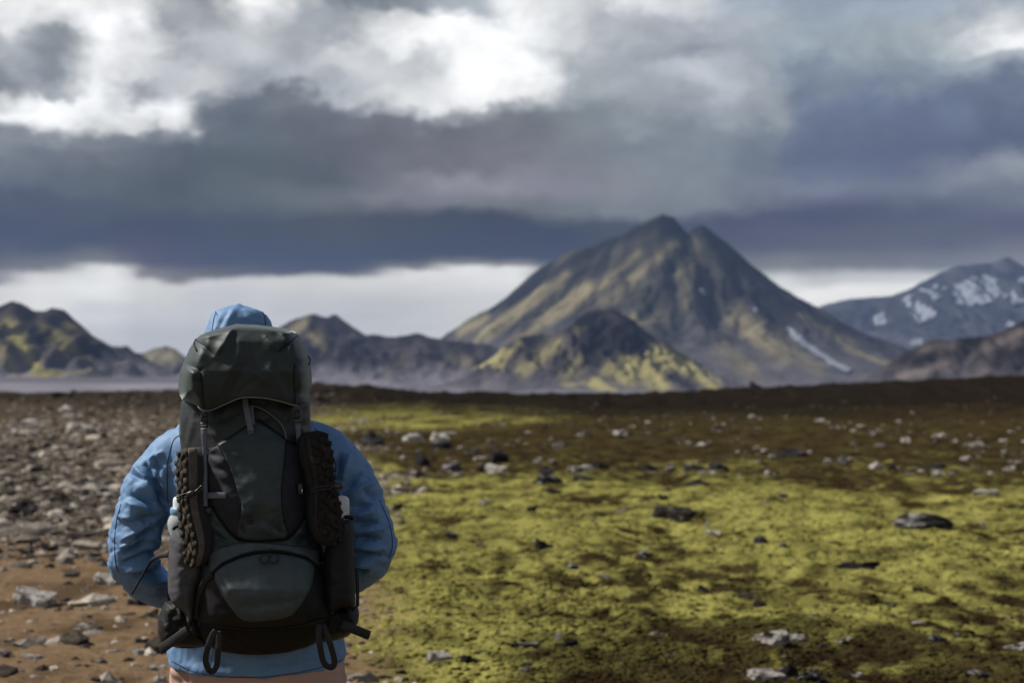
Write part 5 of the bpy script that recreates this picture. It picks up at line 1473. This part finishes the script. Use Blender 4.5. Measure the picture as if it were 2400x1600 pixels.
def shoe(label, heel, toe, Yh, Yt, nrm, key, mid):
    A, B = W(*heel, Yh), W(*toe, Yt)
    L = np.linalg.norm(B - A); a = (B - A) / L
    n = np.array(nrm, float); n -= a * (n @ a); n /= np.linalg.norm(n)
    wv_ = np.cross(n, a)
    root = empty('shoe', tuple(B), label=label, cat='shoe', group='trail shoes strapped to the pack')
    hs, ts_ = 0.84, 0.80
    us = np.array([0, .015, .05, .12, .22, .34, .46, .58, .70, .80, .88, .94, .98, 1.0])
    hw = np.array([.010, .020, .029, .034, .035, .031, .030, .036, .043, .044, .040, .032, .022, .010]) * hs
    th = np.array([.024, .030, .033, .034, .033, .031, .029, .028, .026, .024, .022, .019, .015, .010]) * ts_
    bend = 0.012 * (2 * us - 1) ** 2 - 0.016 * sstep(.8, 1, us)      # rocker
    P = lambda u_, w_, q_: A + np.multiply.outer(np.atleast_1d(u_) * L, a) + np.multiply.outer(np.atleast_1d(w_), wv_) + np.multiply.outer(np.atleast_1d(q_), n)

    def ringed(prof, wob=0.0):
        vs = []
        for i, u_ in enumerate(us):
            pr = prof(i)
            vs.append(P(np.full(len(pr), u_), pr[:, 0], pr[:, 1] - bend[i]))
        m_ = len(vs[0]); v = np.vstack(vs); k = np.arange(m_)
        f = np.vstack([np.stack([i * m_ + k, i * m_ + (k + 1) % m_, (i + 1) * m_ + (k + 1) % m_, (i + 1) * m_ + k], -1) for i in range(len(us) - 1)])
        return v, [f, np.array([list(range(m_))[::-1], list(range((len(us) - 1) * m_, len(us) * m_))])]
    ms = part('midsole', ringed(lambda i: np.array([(-hw[i] * .92, 0), (-hw[i] * 1.02, th[i] * .3), (-hw[i] * .97, th[i] * .55), (-hw[i] * 1.03, th[i] * .85), (-hw[i] * .97, th[i]), (hw[i] * .97, th[i]), (hw[i] * 1.03, th[i] * .85), (hw[i] * .97, th[i] * .55), (hw[i] * 1.02, th[i] * .3), (hw[i] * .92, 0)])), mid, root)
    os_ = part('outsole', ringed(lambda i: np.array([(-hw[i] * .98, th[i] * .86), (-hw[i] * .93, th[i] + .003), (hw[i] * .93, th[i] + .003), (hw[i] * .98, th[i] * .86)])), M_out, root)
    hgt = np.interp(us, [0, .03, .1, .3, .42, .6, .8, .95, 1], [.035, .070, .085, .088, .082, .066, .052, .040, .018])
    def upr(i):
        t = np.linspace(np.pi, 0, 9)
        return np.stack([hw[i] * .93 * np.cos(t), -hgt[i] * np.sin(t) ** .7 + .002], -1)[::-1]
    up_ = part('upper', ringed(upr), M_upper, root)
    # collar mesh, tongue and laces on the upper
    sgn = 1 if (P(0.3, .04, 0)[0][1] < P(0.3, -.04, 0)[0][1]) else -1
    t = np.linspace(.05, .34, 14)
    part('mesh_collar', ribbon(P(t, sgn * np.interp(t, us, hw) * .90, -.028 - .006 * np.sin((t - .05) / .29 * np.pi)), .020, .003, (wv_ * sgn + 0.05 * n)), M_teal if key == 'a' else M_upper, up_)
    part('heel_tab', sweep(P(np.array([-.01, .0, .02, .05]), np.zeros(4), np.array([-.05, -.07, -.085, -.09])), .008, 8), mid, up_)
    for u_ in (.46, .53, .60):
        c = np.linspace(-1, 1, 9)
        h_ = np.interp(u_, us, hgt)
        part('lace', sweep(P(np.full(9, u_), c * .022, -h_ - .001 + .012 * c ** 2), .0025, 6), M_webk, up_)
    # tread
    rows = np.linspace(.045, .955, 13)
    for ri, u_ in enumerate(rows):
        for s, across, tilt, sc_ in ((-1, .74, .25, .55), (1, .74, -.25, .55), (-1 if ri % 2 else 1, .16, .95, .80)):
            uu = u_ + (0.03 if across < .5 else 0.0) + random.uniform(-.006, .006)
            h_ = np.interp(uu, us, hw); q_ = np.interp(uu, us, th) + .0045 - np.interp(uu, us, bend)
            ang_ = s * tilt * (1 if u_ > .42 else -1) + random.uniform(-.18, .18)
            c_, s_ = math.cos(ang_), math.sin(ang_)
            xax = wv_ * c_ + a * s_; yax = -wv_ * s_ + a * c_
            ctr = P(uu, s * h_ * across, q_)[0]
            o = obj('lug', lug_me[key], None, os_)
            k1 = sc_ * h_ / .032 * random.uniform(.85, 1.15); k2 = random.uniform(.8, 1.15)
            o.matrix_basis = Matrix(((xax[0] * k1, yax[0] * k2, n[0], ctr[0]), (xax[1] * k1, yax[1] * k2, n[1], ctr[1]), (xax[2] * k1, yax[2] * k2, n[2], ctr[2]), (0, 0, 0, 1)))
    return root, P, A, B


shoe('muddy trail shoe with pale tan tread strapped to the pack\'s left side', (444, 1049), (466, 1326), 3.372, 3.362, (-0.76, -0.65, 0.02), 'a', M_mid)
shoe('dark trail shoe with brown lugged tread strapped to the pack\'s right side', (735, 1010), (771, 1278), 3.38, 3.37, (0.66, -0.75, 0.02), 'b', M_mid2)
# elastic cords that hold the shoes
for pts, Y0 in (([(413, 1166), (424, 1160), (440, 1155), (456, 1152), (466, 1145), (474, 1142)], 3.325), ([(414, 1172), (428, 1167), (446, 1162), (458, 1158)], 3.325), ([(728, 1146), (745, 1141), (765, 1138), (786, 1138)], 3.325), ([(730, 1151), (750, 1147), (770, 1144), (788, 1141)], 3.325)):
    p = spline(pts, 3)
    part('shoe_cord', sweep(W(p[:, 0], p[:, 1], Y0), px_m(2.0), 7), M_cord, pack)
part('cord_lock', box(W(447, 1156, 3.318), (px_m(19), 0.010, px_m(12)), 0.003, Matrix.Rotation(R(-22), 3, 'Y')), M_buckle, pack)
part('cord_hook', sweep(W(*spline([(456, 1152), (464, 1146), (472, 1138), (475, 1143), (468, 1150), (459, 1155)], 2).T, 3.318), px_m(2.2), 6), M_buckle, pack)
part('cord_lock', box(W(794, 1138, 3.33), (px_m(20), 0.014, px_m(16)), 0.003), M_buckle, pack)

# ------------------------------------------------------------------ bottles in the side pockets
M_clear, nb, bb = new_mat('clear_plastic')
bb.inputs['Base Color'].default_value = (0.78, 0.84, 0.86, 1); bb.inputs['Roughness'].default_value = 0.18
bb.inputs['Transmission Weight'].default_value = 0.55; bb.inputs['IOR'].default_value = 1.2
M_cap = plain('white_cap', (0.62, 0.63, 0.62), 0.5)
M_ring = plain('blue_ring', (0.16, 0.30, 0.46), 0.45)
M_flask = plain('milky_plastic', (0.50, 0.50, 0.49), 0.38)
c = W(426, 1235, 3.485)
bo = empty('water_bottle', tuple(c - np.array((0, 0, 0.17))), label='clear plastic water bottle with white cap and blue ring in the left pocket', cat='bottle')
part('bottle_body', lathe([(0.001, -.165), (.024, -.165), (.027, -.155), (.027, -.02), (.033, -.004), (.0345, .008), (.034, .016), (.030, .026), (.026, .031), (.0265, .034)], c, 32), M_clear, bo)
part('neck_ring', lathe([(.0265, .032), (.028, .034), (.028, .045), (.026, .049), (.022, .050)], c, 32), M_ring, bo)
cp = part('cap', lathe([(.022, .049), (.0215, .052), (.0210, .068), (.019, .073), (.012, .076), (.001, .0765)], c, 32), M_cap, bo)
c = W(788, 1210, 3.455)
fl_ = empty('flask', tuple(c - np.array((0, 0, 0.20))), label='milky grey flask with rounded top poking out of the right side pocket', cat='bottle')
part('flask_body', lathe([(0.001, -.20), (.028, -.20), (.032, -.19), (.032, -.005), (.0318, .0)], c, 32), M_flask, fl_)
part('flask_cup', lathe([(.0318, .0), (.0322, .004), (.0322, .034), (.0305, .043), (.026, .0485), (.016, .051), (.001, .0515)], c, 32), M_flask, fl_)
